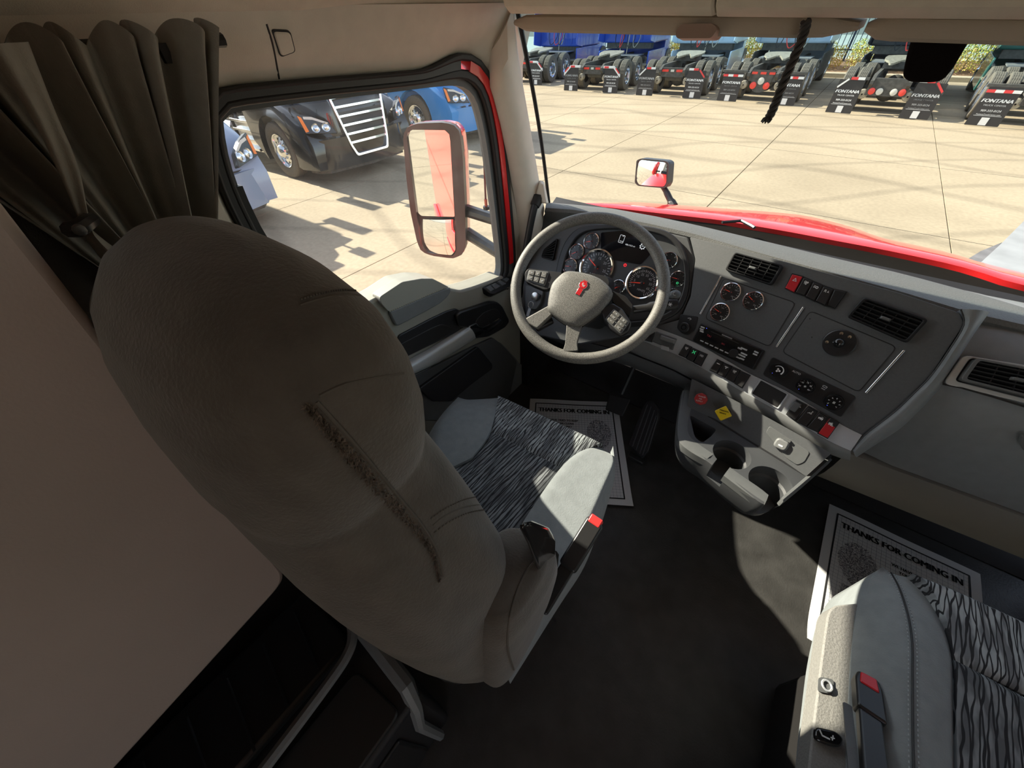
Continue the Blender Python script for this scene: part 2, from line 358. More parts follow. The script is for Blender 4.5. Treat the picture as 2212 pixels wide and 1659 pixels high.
def concrete():
    m = mat('yard concrete', (.6, .5, .37), .85, spec=.25); nt = m.node_tree; b = nt.nodes['Principled BSDF']
    tc = nt.nodes.new('ShaderNodeTexCoord'); geo = tc.outputs['Object']
    n1 = nt.nodes.new('ShaderNodeTexNoise'); n1.inputs['Scale'].default_value = .55; n1.inputs['Detail'].default_value = 8
    n2 = nt.nodes.new('ShaderNodeTexNoise'); n2.inputs['Scale'].default_value = 17; n2.inputs['Detail'].default_value = 6
    for n in (n1, n2): nt.links.new(geo, n.inputs['Vector'])
    cr = nt.nodes.new('ShaderNodeValToRGB'); e = cr.color_ramp.elements; e[0].position = .3; e[0].color = (.325, .270, .186, 1); e[1].position = .7; e[1].color = (.415, .348, .244, 1)
    nt.links.new(n1.outputs[0], cr.inputs[0])
    # tyre marks: thin arcs worn into the slab
    mp = nt.nodes.new('ShaderNodeMapping'); mp.inputs['Location'].default_value = (7, 22, 0); nt.links.new(geo, mp.inputs[0])
    wv = nt.nodes.new('ShaderNodeTexWave'); wv.wave_type = 'RINGS'; wv.rings_direction = 'Z'; wv.inputs['Scale'].default_value = .16; wv.inputs['Distortion'].default_value = 14; wv.inputs['Detail'].default_value = 3; wv.inputs['Detail Scale'].default_value = .35
    nt.links.new(mp.outputs[0], wv.inputs[0])
    wr = nt.nodes.new('ShaderNodeMapRange'); wr.inputs[1].default_value = .93; wr.inputs[2].default_value = 1; wr.inputs[3].default_value = 1; wr.inputs[4].default_value = .80; nt.links.new(wv.outputs[1], wr.inputs[0])
    mp2 = nt.nodes.new('ShaderNodeMapping'); mp2.inputs['Location'].default_value = (-20, 6, 0); mp2.inputs['Rotation'].default_value = (0, 0, .6); nt.links.new(geo, mp2.inputs[0])
    wv2 = nt.nodes.new('ShaderNodeTexWave'); wv2.wave_type = 'RINGS'; wv2.rings_direction = 'Z'; wv2.inputs['Scale'].default_value = .2; wv2.inputs['Distortion'].default_value = 18; wv2.inputs['Detail'].default_value = 2; wv2.inputs['Detail Scale'].default_value = .3
    nt.links.new(mp2.outputs[0], wv2.inputs[0])
    wr2 = nt.nodes.new('ShaderNodeMapRange'); wr2.inputs[1].default_value = .95; wr2.inputs[2].default_value = 1; wr2.inputs[3].default_value = 1; wr2.inputs[4].default_value = .82; nt.links.new(wv2.outputs[1], wr2.inputs[0])
    mr = nt.nodes.new('ShaderNodeMapRange'); mr.inputs[1].default_value = .3; mr.inputs[2].default_value = .7; mr.inputs[3].default_value = .89; mr.inputs[4].default_value = 1.07; nt.links.new(n2.outputs[0], mr.inputs[0])
    p = nt.nodes.new('ShaderNodeMath'); p.operation = 'MULTIPLY'; nt.links.new(wr.outputs[0], p.inputs[0]); nt.links.new(mr.outputs[0], p.inputs[1])
    p2 = nt.nodes.new('ShaderNodeMath'); p2.operation = 'MULTIPLY'; nt.links.new(wr2.outputs[0], p2.inputs[0]); nt.links.new(p.outputs[0], p2.inputs[1])
    mx = nt.nodes.new('ShaderNodeMix'); mx.data_type = 'RGBA'; mx.blend_type = 'MULTIPLY'; mx.inputs[0].default_value = 1
    nt.links.new(cr.outputs[0], mx.inputs[6]); nt.links.new(p2.outputs[0], mx.inputs[7]); nt.links.new(mx.outputs[2], b.inputs['Base Color'])
    return m
M['concrete'] = concrete()
# ------------------------------------------------------------------ the yard
GZ = -1.0
def ground():
    g = MB().box((5, 20, GZ-.16), (120, 130, .2))
    gm = mat('joint filler', (.10, .085, .065), .9)
    root = struct('ground', g, gm)
    # slabs between the sawn joints: 3.1 m apart, one cross joint 11.6 m ahead
    xs = [-60, -40, -26.5, -23.4, -20.3, -17.2, -14.05, -10.95, -7.80, -4.65, -1.55, 1.56, 4.7, 7.8, 10.9, 14, 17, 20, 30, 60]
    ys = [-40, -20, -7, -3.4, .3, 4.0, 7.75, 11.62, 20.5, 25.6, 40, 80]
    for i in range(len(xs)-1):
        for j in range(len(ys)-1):
            a, b, c, d = xs[i]+.008, xs[i+1]-.008, ys[j]+.008, ys[j+1]-.008
            if j in (3, 4, 5): c = ys[j]-.0; d = ys[j+1]
            if j in (3, 4, 5) and j != 3: continue
            if j == 3: c, d = ys[3]+.008, ys[6]-.008
            part('concrete_slab', MB().prism(WORLD, [(a, c), (b, c), (b, d), (a, d)], GZ-.06, GZ), M['concrete'], root, smooth=False)
ground()

# ------------------------------------------------------------------ cab shell
WF = Fr((-1.02, 0, 0), (0, 1, 0), (0, 0, 1))          # inner face of the left side: u = y, v = z
def offset(poly, d):
    n = len(poly); out = []
    for i in range(n):
        a = V(poly[i-1]).to_2d(); b = V(poly[i]).to_2d(); c = V(poly[(i+1) % n]).to_2d()
        t = (c-a).normalized(); nn = V((t.y, -t.x)); out.append(tuple(b+nn*d))
    return out
_win = WF.pxs([(482, 262), (497, 243), (560, 232), (700, 214), (850, 197), (975, 182), (1008, 187), (1030, 210), (1045, 258), (1058, 330), (1069, 420), (1078, 500), (1084, 560), (1083, 592), (1070, 604), (960, 640), (850, 668), (760, 664), (690, 620), (590, 540), (540, 462), (500, 362)])
_win = [tuple(p)[:2] for p in resample([(*p, 0) for p in spline([(*p, 0) for p in _win], 6, True)], 96, True)]
_ar = sum(_win[i-1][0]*_win[i][1]-_win[i][0]*_win[i-1][1] for i in range(len(_win)))
if _ar < 0: _win = _win[::-1]
def off(d):
    a = offset(_win, d); out = []
    for p, q in zip(_win, a):
        t = min(max((p[0]-.78)/.2, 0), 1); k = .50+.50*t*t*(3-2*t)
        out.append((p[0]+(q[0]-p[0])*k, p[1]+(q[1]-p[1])*k))
    return out
def arc_strip(o0, o1, w0, w1, test):
    """the stretch of the window surround whose points pass the test"""
    a, b = off(o0), off(o1); idx = [i for i in range(len(_win)) if test(_win[i])]
    k = next((j for j in range(len(idx)) if (idx[j]-1) % len(_win) not in idx), 0); idx = idx[k:]+idx[:k]
    return MB().loft([[WF.pt(*a[i], w0), WF.pt(*a[i], w1), WF.pt(*b[i], w1), WF.pt(*b[i], w0)] for i in idx])
# beige inner lining round the door window
def wall_left():
    lo = off(.068); out = []
    for y, z in lo:
        dy, dz = y-.72, z-.99
        k = min((.47 if dy > 0 else 1.9)/max(abs(dy), 1e-3), (.43 if dz > 0 else .40)/max(abs(dz), 1e-3)); out.append((.72+dy*k, .99+dz*k))
    mb = MB(); n = len(lo)
    rows = [[WF.pt(*p, .0) for p in lo], [WF.pt(*p, .018) for p in offset(lo, .012)], [WF.pt(p[0], p[1], .02+.05*max(0, (p[1]-1.3)/.12)) for p in [((a[0]*.35+b[0]*.65), (a[1]*.35+b[1]*.65)) for a, b in zip(lo, out)]], [WF.pt(*p, .02+.05*max(0, (p[1]-1.3)/.12)) for p in out], [WF.pt(*p, -.05) for p in out], [WF.pt(*p, -.05) for p in lo]]
    rows.append(rows[0]); rows = [[V((p.x-(.03*min(max((.80-p.z)/.06, 0), 1)), p.y, p.z)) for p in r] for r in rows]
    mb.loft(rows, False)
    return mb
WLM = wall_left()
WL = struct('wall_left', WLM, M['beige'])
# lining seam and the square blanking cover above the window
_wb = WLM.bvh()
cvp = [onB(p, _wb) for p in [(584, 62), (625, 64), (637, 110), (604, 122)]]
CVF = Fr(cvp[3], cvp[2]-cvp[3], cvp[0]-cvp[3])
cv = [CVF.uv(p) for p in cvp]; cc = V((sum(p[0] for p in cv)/4, sum(p[1] for p in cv)/4))
part('cover_rim', MB().prism(CVF, rpoly(cv, .006), -.01, .0025), M['dash_dark'], WL)
part('cover', MB().prism(CVF, rpoly([tuple(cc+(V(p)-cc)*.88) for p in cv], .006), -.01, .005), M['beige'], WL, bev=.002)
ps = [onB(p, _wb, .0005) for p in spline([(*q, 0) for q in [(576, 52), (590, 100), (603, 170), (607, 190), (596, 206), (560, 216), (520, 226), (488, 236)]], 6)]; ps = [p for p in ps if p]
part('seam', MB().tube(ps, .0018, 6), M['dash_dark'], WL, label='dark seam between two lining panels')

w2 = struct('window_2', MB().ring(WF, off(.014), off(-.004), -.03, -.004), M['dash_mid'])
part('glass', MB().add([WF.pt(*p, -.022) for p in off(.004)], [tuple(range(len(_win)))]), M['door_glass'], w2, smooth=False)
_vis = lambda p: not (p[0] > .40 and p[0] < 1.06 and p[1] < .90-.40*(p[0]-.45))
part('seal', arc_strip(.012, .034, -.03, .012, _vis), M['rubber'], w2, bev=.004)
part('outer_seal', arc_strip(.052, .068, -.03, .018, _vis), M['rubber'], w2, bev=.005)
part('upper_seal', arc_strip(.032, .056, -.03, .012, lambda p: p[1] > 1.2 and p[0] < .93 or p[0] < .45), M['dash_dark'], w2)
part('door_frame', arc_strip(.030, .054, -.03, .016, lambda p: p[0] > .945 and p[1] > .7), M['red'], w2, label='red painted door edge between two black seals')
part('rear_channel', arc_strip(-.012, .016, -.03, .006, lambda p: p[0] < .55 and p[1] < 1.2 and p[1] > .75), M['rubber'], w2)

# floor, firewall, roof
FL = struct('floor', MB().box((0, .35, -.05), (2.16, 2.8, .1)), M['floor'], bev=.01)
struct('wall_front', MB().slab([[V((x, 1.50, .78)) for x in (-1.04, -.3, .3, 1.04)], [V((x, 1.52, .42)) for x in (-1.04, -.3, .3, 1.04)], [V((x, 1.50, .10)) for x in (-1.04, -.3, .3, 1.04)], [V((x, 1.36, .004)) for x in (-1.04, -.3, .3, 1.04)]], (0, .05, 0)), M['dash_dark'])
struct('wall_rear_unseen', MB().box((-.42, -1.02, .93), (1.36, .05, 1.9)), mat('unseen short sleeper wall', (.16, .12, .10), .7))  # out of view, stopped short so sky light fills the cab
struct('ceiling', MB().box((0, .25, 1.87), (2.2, 2.5, .06)), M['headliner'], bev=.01)
# left overhead locker face running back along the side, and the header over the windscreen
def left_overhead():
    prof = [(-1.03, 1.84), (-.86, 1.84), (-.885, 1.62), (-.915, 1.48), (-.935, 1.43), (-.955, 1.412), (-1.0, 1.405), (-1.03, 1.41)]
    ys = [-.95, -.3, .2, .5, .8, .98, 1.22]
    return MB().loft([[V((x+(.0 if y < .7 else -.012), y, z)) for x, z in prof] for y in ys])
struct('trim_1', left_overhead(), M['headliner'])
HB = lambda p: onY(p, .93)
def header(px0, px1):
    rows = []
    for k in range(9):
        t = k/8; p = (px0[0]+(px1[0]-px0[0])*t, px0[1]+(px1[1]-px0[1])*t); q = HB(p)
        prof = [(1.16, 1.84), (.90, 1.84), (.905, 1.62), (.915, 1.50), (.925, q.z+.035), (.935, q.z+.012), (.955, q.z), (1.02, q.z+.004), (1.16, q.z+.035)]
        rows.append([V((q.x, y, z)) for y, z in prof])
    return MB().loft(rows)
struct('trim_2', header((1086, 30), (1533, 36)), M['headliner'], bev=.004)
struct('trim_3', header((1537, 37), (4100, 62)), M['headliner'], bev=.004)

# windscreen and its left pillar
WB = [(1180, 436), (1240, 441), (1320, 449), (1420, 467), (1500, 484), (1640, 517), (1800, 556), (1950, 590), (2100, 630), (2212, 662), (2400, 730)]
_b = [onZ(p, .875) for p in WB]; _b += [V((.55, 1.36, .875)), V((.75, 1.33, .875)), V((.95, 1.24, .875))]
_b = [p for p in _b if p.x < .52]+_b[-3:]
def top_pt(b): x = b.x*1.0; return V((max(min(x, .96), -.955), 1.085+.10*(1-(x/.96)**2), 1.425))
W1 = struct('window_1', MB().grid([[b.lerp(top_pt(b), t)+V((0, .02*math.sin(math.pi*t), 0)) for b in resample(_b, 30)] for t in [i/8 for i in range(9)]]), M['windshield'])
part('frit', MB().tube([b.lerp(top_pt(b), t)+V((.012, .015*math.sin(math.pi*t), 0)) for b in _b[:1] for t in [i/10 for i in range(11)]], .006, 6), M['rubber'], W1)
def pillar():
    L = [(1060, 188), (1068, 215), (1082, 270), (1096, 340), (1110, 420), (1122, 500), (1128, 580)]
    Rr = [(1113, 60), (1119, 110), (1130, 185), (1143, 260), (1157, 345), (1170, 420), (1176, 450)]
    rows = []
    for k, (a, b) in enumerate(zip(L, Rr)):
        A = onX(a, -1.0); t = k/6; B = onY(b, 1.10+.17*t); m = A.lerp(B, .5)+V((.03, -.015, 0))
        rows.append([A+V((-.06, .02, 0)), A, A.lerp(m, .5)+V((.008, -.004, 0)), m, m.lerp(B, .5)+V((.008, .0, 0)), B, B+V((-.04, .05, 0)), A+V((-.08, .12, 0))])
    rows.insert(0, [p+V((0, 0, .07)) for p in rows[0]])
    return MB().loft(rows)
struct('trim_4', pillar(), M['beige'])
gh = thing('grab_handle', 'black tubular grab handle on the left windscreen pillar', 'handle', (-.93, 1.2, .7))
g0 = [onY(p, y) for p, y in [((1163, 425), 1.20), ((1155, 445), 1.175), ((1145, 490), 1.16), ((1133, 560), 1.15), ((1122, 640), 1.15)]]
part('grip', MB().tube(spline(g0, 5), .013, 12), M['dash_dark'], gh)
part('socket', MB().tube([g0[0]+V((0, 0, .012)), g0[0], g0[1]], [.021, .023, .017], 12), M['rubber'], gh)
part('bracket', MB().loft([[onY(p, 1.235) for p in [(1166, 388), (1176, 392), (1186, 440), (1142, 437)]], [onY(p, 1.19) for p in [(1167, 396), (1174, 398), (1180, 440), (1150, 436)]]]), M['beige'], gh, bev=.004)

struct('trim_5', MB().loft([[V((x+.03, y+.05, z)), V((x, y, z)), V((x-.05, y+.06, z)), V((x-.02, y+.11, z))] for x, y, z in ((1.0, 1.22, .86), (.99, 1.14, 1.12), (.98, 1.05, 1.42))]), M['beige'])
struct('wall_side', MB().box((-1.045, -.38, .70), (.05, 1.24, 1.40)), M['dash_dark'])

# ------------------------------------------------------------------ sun visors
def visor(name, label, a, b, y0):
    t = thing(name, label, 'sun visor', onY(((a[0]+b[0])/2, (a[1]+b[1])/2), y0))
    A, B = onY(a, y0), onY(b, y0); rows = []
    n = 16
    for k in range(n+1):
        s = k/n; c = A.lerp(B, s); e = min(1, min(s, 1-s)*9); th = .0055+.0095*math.sqrt(max(0, 1-(1-e)**2)); d = .15
        pr = [(-th, 0), (-th*.7, -.006), (0, -.009), (th*.7, -.006), (th, 0), (th, d), (0, d+.01), (-th, d)]
        rows.append([c+V((0, y+.03*(1-e), z)) for z, y in pr])
    part('pad', MB().loft(rows), M['visor'], t)
    return t
v1 = visor('sun_visor', 'long grey sun visor folded up on the driver side', (1098, 50), (1852, 58), 1.0)
cl = onY((1507, 70), .988)
part('clip', MB().prism(AX(cl, (0, -1, .1)), rpoly([(-.038, -.010), (.034, -.010), (.042, .004), (.03, .012), (-.034, .012), (-.042, .002)], .006), -.03, .012, .1), mat('visor clip', (.33, .23, .19), .6), v1)
v2 = visor('sun_visor', 'sun visor folded up on the passenger side', (1868, 60), (2560, 74), 1.0)

# braided black cord with loose ends, hung from the driver's visor
bc = thing('braided_cord', 'braided black cord hanging down in front of the windscreen', 'cord', onY((1733, 70), .965))
axis = spline([onY(p, y) for p, y in [((1741, 46), .955), ((1737, 68), .958), ((1722, 110), .962), ((1700, 160), .965), ((1682, 205), .967), ((1668, 240), .968), ((1658, 258), .968)]], 12)
for k in range(3):
    ps = []
    for i, p in enumerate(axis[:-6]):
        a = i*.42+k*2.094; d = (axis[min(i+1, len(axis)-1)]-axis[max(i-1, 0)]).normalized(); u = d.orthogonal().normalized(); v = d.cross(u)
        ps.append(p+u*math.cos(a)*.0048+v*math.sin(a)*.0032)
    part('strand', MB().tube(ps, .0037, 7), M['cord'], bc)
e0 = axis[-8]
for k in range(7):
    e1 = axis[-1]+V(((k-3)*.0022-.002, (k % 3-1)*.003, -.004-.002*(k % 2)))
    part('tassel_end', MB().tube([e0, e0.lerp(e1, .5)+V(((k-3)*.0012, 0, 0)), e1], .0016, 5), M['cord'], bc)
# black shade of a camera unit stuck to the glass, seen from behind
cm = thing('windshield_camera', 'black wedge-shaped camera housing against the windscreen', 'camera', onY((2015, 130), 1.0))
CF = AX(onY((2015, 110), 1.01), (CAM-onY((2015, 110), 1.01)).normalized()*1+V((.0, -.4, 0)))
part('housing', MB().prism(CF, rpoly(CF.pxs([(1978, 60), (2110, 62), (2092, 92), (2058, 150), (2036, 175), (2010, 179), (1966, 178), (1949, 166), (1957, 125), (1966, 92)]), .008), -.05, 0), mat('camera soft black', (.008, .006, .006), .9, spec=.1), cm, bev=.006)

# ------------------------------------------------------------------ closet side and bunk base behind the driver
cs = struct('wall_back', MB().prism(Fr((-.62, 0, 0), (0, 1, 0), (0, 0, 1)), rpoly([(.022, 1.86), (.022, 1.40), (.010, 1.315), (-.045, .735), (-.056, .712), (-.075, .703), (-.40, .640), (-1.0, .60), (-1.0, 1.86)][::-1], .012), -.40, 0), M['closet'], bev=.008)
bb = thing('bunk_base', 'dark storage base with grey edging behind the driver seat', 'cabinet', (-.7, -.4, 0))
part('carcass', MB().box((-.69, -.50, .205), (.60, .94, .41)), M['dash_dark'], bb, bev=.012)
part('lid', MB().prism(Fr((0, 0, .41), (1, 0, 0), (0, 1, 0)), rpoly([(-.53, -.95), (-.40, -.95), (-.40, -.075), (-.53, -.085)], .02), 0, .012), M['satin_black'], bb, bev=.004)
part('front_edging', MB().tube([V((-.66, -.028, .44)), V((-.56, -.030, .44)), V((-.42, -.040, .425)), V((-.390, -.055, .39)), V((-.382, -.075, .30)), V((-.382, -.075, .02))], [.014, .018, .017, .014, .012, .012], 8), M['grey_plastic'], bb)
part('pocket_edging', MB().tube(spline([V((-.60, -.035, .448)), V((-.575, -.05, .448)), V((-.556, -.075, .448)), V((-.545, -.13, .448)), V((-.53, -.30, .448)), V((-.51, -.60, .448))], 5), .011, 8), M['grey_plastic'], bb)
part('pocket', MB().box((-.66, -.33, .425), (.18, .54, .03)), M['satin_black'], bb, bev=.01)
for k in range(6):
    part('pocket_rib', MB().tube([V((-.585+.008*k, -.13-.07*k, .446)), V((-.72, -.10-.075*k, .446))], .0025, 5), M['dash_dark'], bb)
part('side_door', MB().box((-.388, -.5, .2), (.012, .78, .32)), M['satin_black'], bb, bev=.006)

# ------------------------------------------------------------------ curtain
ct = thing('curtain', 'charcoal sleeper curtain gathered in folds and tied back', 'curtain', (-.87, .15, .5))
def curtain_sheet():
    rows = []; NS = 220; NT = 40
    for j in range(NT+1):
        t = j/NT; z = 1.398-.94*t; row = []
        yl = -.04+.13*min(t/.4, 1)-(.10*(t-.4) if t > .4 else 0)
        yr = .322-.30*min(t, .25)/.25*.42+(-.06*(t-.25) if t > .25 else 0)
        for i in range(NS+1):
            s = i/NS
            ph = s*9.2*2*math.pi+.9*math.sin(s*7+1.3)+.5*math.sin(t*4+s*11)
            am = (.026+.012*math.sin(s*23+2))*(1-.25*t)+.004*math.sin(9*t+s*30)
            y = yl+(yr-yl)*s+.010*math.sin(ph*.5+1)
            x = -.875+am*math.sin(ph)+.012*math.sin(ph*2.07+.6+2*t)*(.4+.6*t)-.02*math.sin(math.pi*t)
            row.append(V((x, y, z+.010*math.cos(ph)*(1-t)*(1 if j == 0 else .3))))
        rows.append(row)
    return rows
part('cloth', MB().slab(curtain_sheet(), (-.004, 0, 0)), M['curtain'], ct, ang=80)
part('lining', MB().slab([[V((-.955+.008*math.sin(y*90+z*6), y, z)) for y in [-.15+.012*i for i in range(27)]] for z in (1.38, 1.1, .8, .45)], (-.004, 0, 0)), M['curtain'], ct, ang=80)
def side_fold():
    A = [onX(p, -.80) for p in [(-40, 95), (60, 240), (125, 370), (172, 478), (190, 520), (250, 600), (330, 720), (400, 850)]]
    B = [onX(p, -.83) for p in [(60, 90), (120, 240), (170, 360), (186, 470), (215, 510), (330, 600), (430, 720), (500, 850)]]
    A, B = spline(A, 6), spline(B, 6); rows = []
    for k, (a, b) in enumerate(zip(A, B)):
        rows.append([a.lerp(b, s)+V((.022*math.sin(math.pi*s)+.006*math.sin(s*9+k*.12), 0, 0)) for s in [i/14 for i in range(15)]])
    return rows
part('edge_fold', MB().slab(side_fold(), (-.006, 0, 0)), M['curtain'], ct, ang=80)
tb = [onX(p, x) for p, x in [((150, 497), -.775), ((168, 494), -.765), ((186, 482), -.775), ((196, 474), -.80)]]
part('tie_strap', MB().tube(spline(tb, 5), .008, 8), M['satin_black'], ct)
part('snap', MB().ball(onX((172, 497), -.757), .006, 10), M['dash_mid'], ct)
part('rail', MB().tube([V((-.915, -.05, 1.385)), V((-.915, .34, 1.385))], .008, 8), M['rubber'], ct)
for k in range(9): part('glider', MB().box((-.905, -.01+.038*k, 1.376), (.012, .010, .02)), M['rubber'], ct)
# ------------------------------------------------------------------ driver seat
def sup(cx, cy, hw, y0, y1, z, n=48, e=3.0, cant=0):
    """rounded-rectangle section in plan"""
    out = []; hd = (y1-y0)/2; my = (y0+y1)/2
    for i in range(n):
        a = 2*math.pi*i/n; c, s = math.cos(a), math.sin(a)
        x = math.copysign(abs(c)**(2/e), c)*hw; y = math.copysign(abs(s)**(2/e), s)*hd
        out.append(V((cx+x, my+y, z+cant*x)))
    return out
DS = thing('driver_seat', 'driver seat with brown velour back and grey patterned cushion', 'seat', (-.53, .3, 0))
BK = [(.40, .245, .03, .235, 2.6), (.46, .262, .005, .262, 3), (.55, .268, -.01, .262, 3), (.65, .262, -.022, .248, 3), (.75, .252, -.03, .230, 3), (.85, .238, -.035, .212, 3), (.93, .222, -.036, .198, 3), (1.00, .198, -.034, .186, 2.9), (1.045, .176, -.032, .178, 2.8), (1.065, .170, -.031, .176, 2.8), (1.09, .176, -.032, .180, 2.8),
      (1.13, .182, -.028, .182, 2.8), (1.18, .184, -.018, .176, 2.8), (1.22, .176, -.002, .166, 2.7), (1.25, .152, .022, .150, 2.5), (1.268, .115, .045, .132, 2.3), (1.276, .06, .065, .11, 2.2), (1.278, .02, .08, .095, 2)]
_bk = []
for k in range(len(BK)-1):
    for j in range(4):
        t = j/4; q = [a+(b-a)*t for a, b in zip(BK[k], BK[k+1])]; _bk.append(sup(-.535, 0, q[1], q[2], q[3], q[0], 56, q[4]))
_bk.append(sup(-.535, 0, BK[-1][1], BK[-1][2], BK[-1][3], BK[-1][0], 56, 2))
mbk = MB().loft(_bk); bvhb = mbk.bvh()
back = part('backrest', mbk, M['velour'], DS, ang=180)
def seam_on(bvh, pxs, n, lift, r, m, name, parent, mb=None):
    ps = [onB(p, bvh, lift) for p in spline([(*q, 0) for q in pxs], n)]; ps = [p for p in ps if p]
    if len(ps) > 2: return part(name, (mb or MB()).tube(ps, r, 6), m, parent)
def stitches(bvh, pxs, name, parent, m, gap=2, r=.0009, lift=.0008):
    ps = resample([p for p in (onB(q, bvh, lift) for q in spline([(*q, 0) for q in pxs], 10)) if p], 60); mb = MB()
    for i in range(0, len(ps)-1, gap): mb.tube([ps[i], ps[i].lerp(ps[i+1], .9)], r, 5)
    return part(name, mb, m, parent)
seam_on(bvhb, [(648, 658), (690, 645), (740, 636), (790, 640), (812, 652)], 8, -.0006, .0013, M['thread'], 'head_seam', back)
seam_on(bvhb, [(690, 855), (740, 832), (800, 818), (850, 810), (872, 806)], 8, -.0006, .0014, M['thread'], 'back_seam', back)
seam_on(bvhb, [(935, 1135), (960, 1115), (1000, 1096), (1040, 1090), (1058, 1094)], 8, -.0006, .0013, M['thread'], 'lower_seam', back)
stitches(bvhb, [(930, 1120), (958, 1100), (1000, 1080), (1040, 1073), (1056, 1078)], 'stitching', back, M['thread'])
stitches(bvhb, [(938, 1150), (964, 1130), (1004, 1110), (1042, 1102), (1060, 1106)], 'stitching', back, M['thread'])
stitches(bvhb, [(650, 648), (690, 636), (740, 628), (790, 632), (812, 642)], 'stitching', back, M['thread'])
# loose plush strip along the rear side seam
ps = [p for p in (onB(q, bvhb, .001) for q in spline([(*q, 0) for q in [(668, 868), (730, 930), (790, 1000), (850, 1070), (900, 1130), (938, 1190), (950, 1250)]], 8)) if p]
mb = MB(); rr = random.Random(3)
for i in range(len(ps)-1):
    for k in range(46):
        p = ps[i].lerp(ps[i+1], rr.random()); d = V((rr.uniform(-.2, 1), rr.uniform(-1, .2), rr.uniform(-.9, .5))).normalized()
        wd = .006*math.sin(math.pi*min(1, (i+.5)/len(ps)*.8+.15)); p = p+V((0, -rr.random()*wd*1.6, -rr.random()*wd)); q = p+d*.0034
        s = d.cross(V((rr.random(), rr.random(), rr.random()))).normalized()*.0007
        mb.add([p-s, p+s, q], [(0, 1, 2)])
part('plush_edge', mb, M['plush'], back, kind='stuff', smooth=False)
seam_on(bvhb, [(684, 868), (744, 934), (803, 1003), (862, 1075), (913, 1137), (946, 1195), (957, 1245)], 8, .0, .0014, M['thread'], 'side_seam', back)
# lower side bolster beside the backrest
def wing():
    C = [((-.315, .150, .80), .030, .035), ((-.305, .160, .785), .050, .070), ((-.300, .165, .74), .056, .092), ((-.297, .165, .68), .054, .102), ((-.295, .155, .60), .050, .100), ((-.293, .140, .52), .044, .088), ((-.292, .125, .44), .036, .066), ((-.290, .115, .38), .024, .040), ((-.290, .112, .355), .012, .020)]
    rows = []
    for c, hx, hy in C: rows.append(sup(c[0], 0, hx, c[1]-hy, c[1]+hy, c[2], 36, 2.8))
    rr = []
    for a, b in zip(rows, rows[1:]):
        for j in range(4): rr.append([p.lerp(q, j/4) for p, q in zip(a, b)])
    return MB().loft(rr+[rows[-1]])
wg = wing(); bvw = wg.bvh()
wing_o = part('side_bolster', wg, M['velour'], DS, ang=180, label='padded lower side wing, grey on its inner end')
stitches(bvw, [(1178, 1205), (1150, 1235), (1125, 1280), (1108, 1340), (1105, 1400), (1118, 1440)], 'stitching', wing_o, M['thread'])
seam_on(bvw, [(1172, 1196), (1142, 1228), (1117, 1276), (1100, 1340), (1097, 1400), (1110, 1446)], 8, 0, .0018, M['thread'], 'piping', wing_o)
part('hinge_cover', MB().loft([[onX(p, x) for p in [(1118, 1132), (1150, 1125), (1185, 1140), (1200, 1165), (1198, 1215), (1182, 1262), (1160, 1230), (1140, 1175)]] for x in (-.262, -.30)]), M['gloss_black'], DS, bev=.006)
part('recliner_lever', MB().tube(spline([onX(p, -.275) for p in [(1196, 1200), (1192, 1250), (1182, 1290), (1180, 1325), (1196, 1342)]], 4), [.010]*13+[.009]*4, 8), M['satin_black'], DS)
part('seat_base', MB().loft([sup(-.53, 0, .20, .10, .60, .02, 32, 4), sup(-.53, 0, .17, .14, .56, .10, 32, 4), sup(-.53, 0, .19, .08, .58, .22, 32, 4), sup(-.53, 0, .225, .0, .62, .30, 32, 4), sup(-.53, 0, .225, .0, .64, .37, 32, 4)]), M['rubber'], DS)
# cushion: plan outlines taken at the height of its top edge, split along the sewn seams
def plan(ps, z): return [onZ(p, z) for p in ps]
def pad(name, A, B, z, h, m, parent, edge, n=18, drop=.13, eA=1, eB=1, e0=1, e1=1):
    """a sewn pad between two plan curves A (t=0) and B (t=1); e* = how far each side rolls down"""
    A, B = resample(spline(A, 6), n), resample(spline(B, 6), n); top = []
    for j in range(n):
        row = []
        for i in range(n):
            s, t = i/(n-1), j/(n-1); p = A[i].lerp(B[i], t)
            def f(q, e): return 1-e*(1-min(q/edge, 1))**2
            k = f(t, eA)*f(1-t, eB)*f(s, e0)*f(1-s, e1)
            row.append(V((p.x, p.y, z+h*k-h)))
        top.append(row)
    return part(name, MB().slab(top[::-1], (0, 0, -drop)), m, parent, ang=50), top
ZC = .505
L_seam = plan([(1004, 1004), (1040, 965), (1060, 930), (1071, 885), (1076, 846)], ZC)
R_seam = plan([(1048, 1262), (1098, 1180), (1150, 1098), (1200, 1026), (1240, 985), (1304, 950)], ZC)
lo_l, lo_r = L_seam, R_seam
def at_frac(c, f): c = resample(spline(c, 6), 40); return c[int(round(f*39))]
Lr = resample(spline(L_seam, 6), 40); Rr_ = resample(spline(R_seam, 6), 40)
kL = min(range(40), key=lambda i: (Lr[i]-onZ((1060, 929), ZC)).length); kR = min(range(40), key=lambda i: (Rr_[i]-onZ((1196, 1000), ZC)).length)
cu = thing('tmp', '', ''); bpy.data.objects.remove(cu)
rear_l, rear_r = [V((-.70, .10, ZC)), V((-.70, .25, ZC))]+Lr[:kL+1][2:], [V((-.36, .10, ZC))]+Rr_[:kR+1]
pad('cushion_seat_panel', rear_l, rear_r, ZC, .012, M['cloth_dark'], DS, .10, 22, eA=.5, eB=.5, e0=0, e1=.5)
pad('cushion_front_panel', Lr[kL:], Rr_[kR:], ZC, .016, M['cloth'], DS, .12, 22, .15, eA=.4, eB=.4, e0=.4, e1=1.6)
Lo = plan([(905, 985), (922, 930), (945, 895), (968, 874), (990, 860)], ZC-.02)
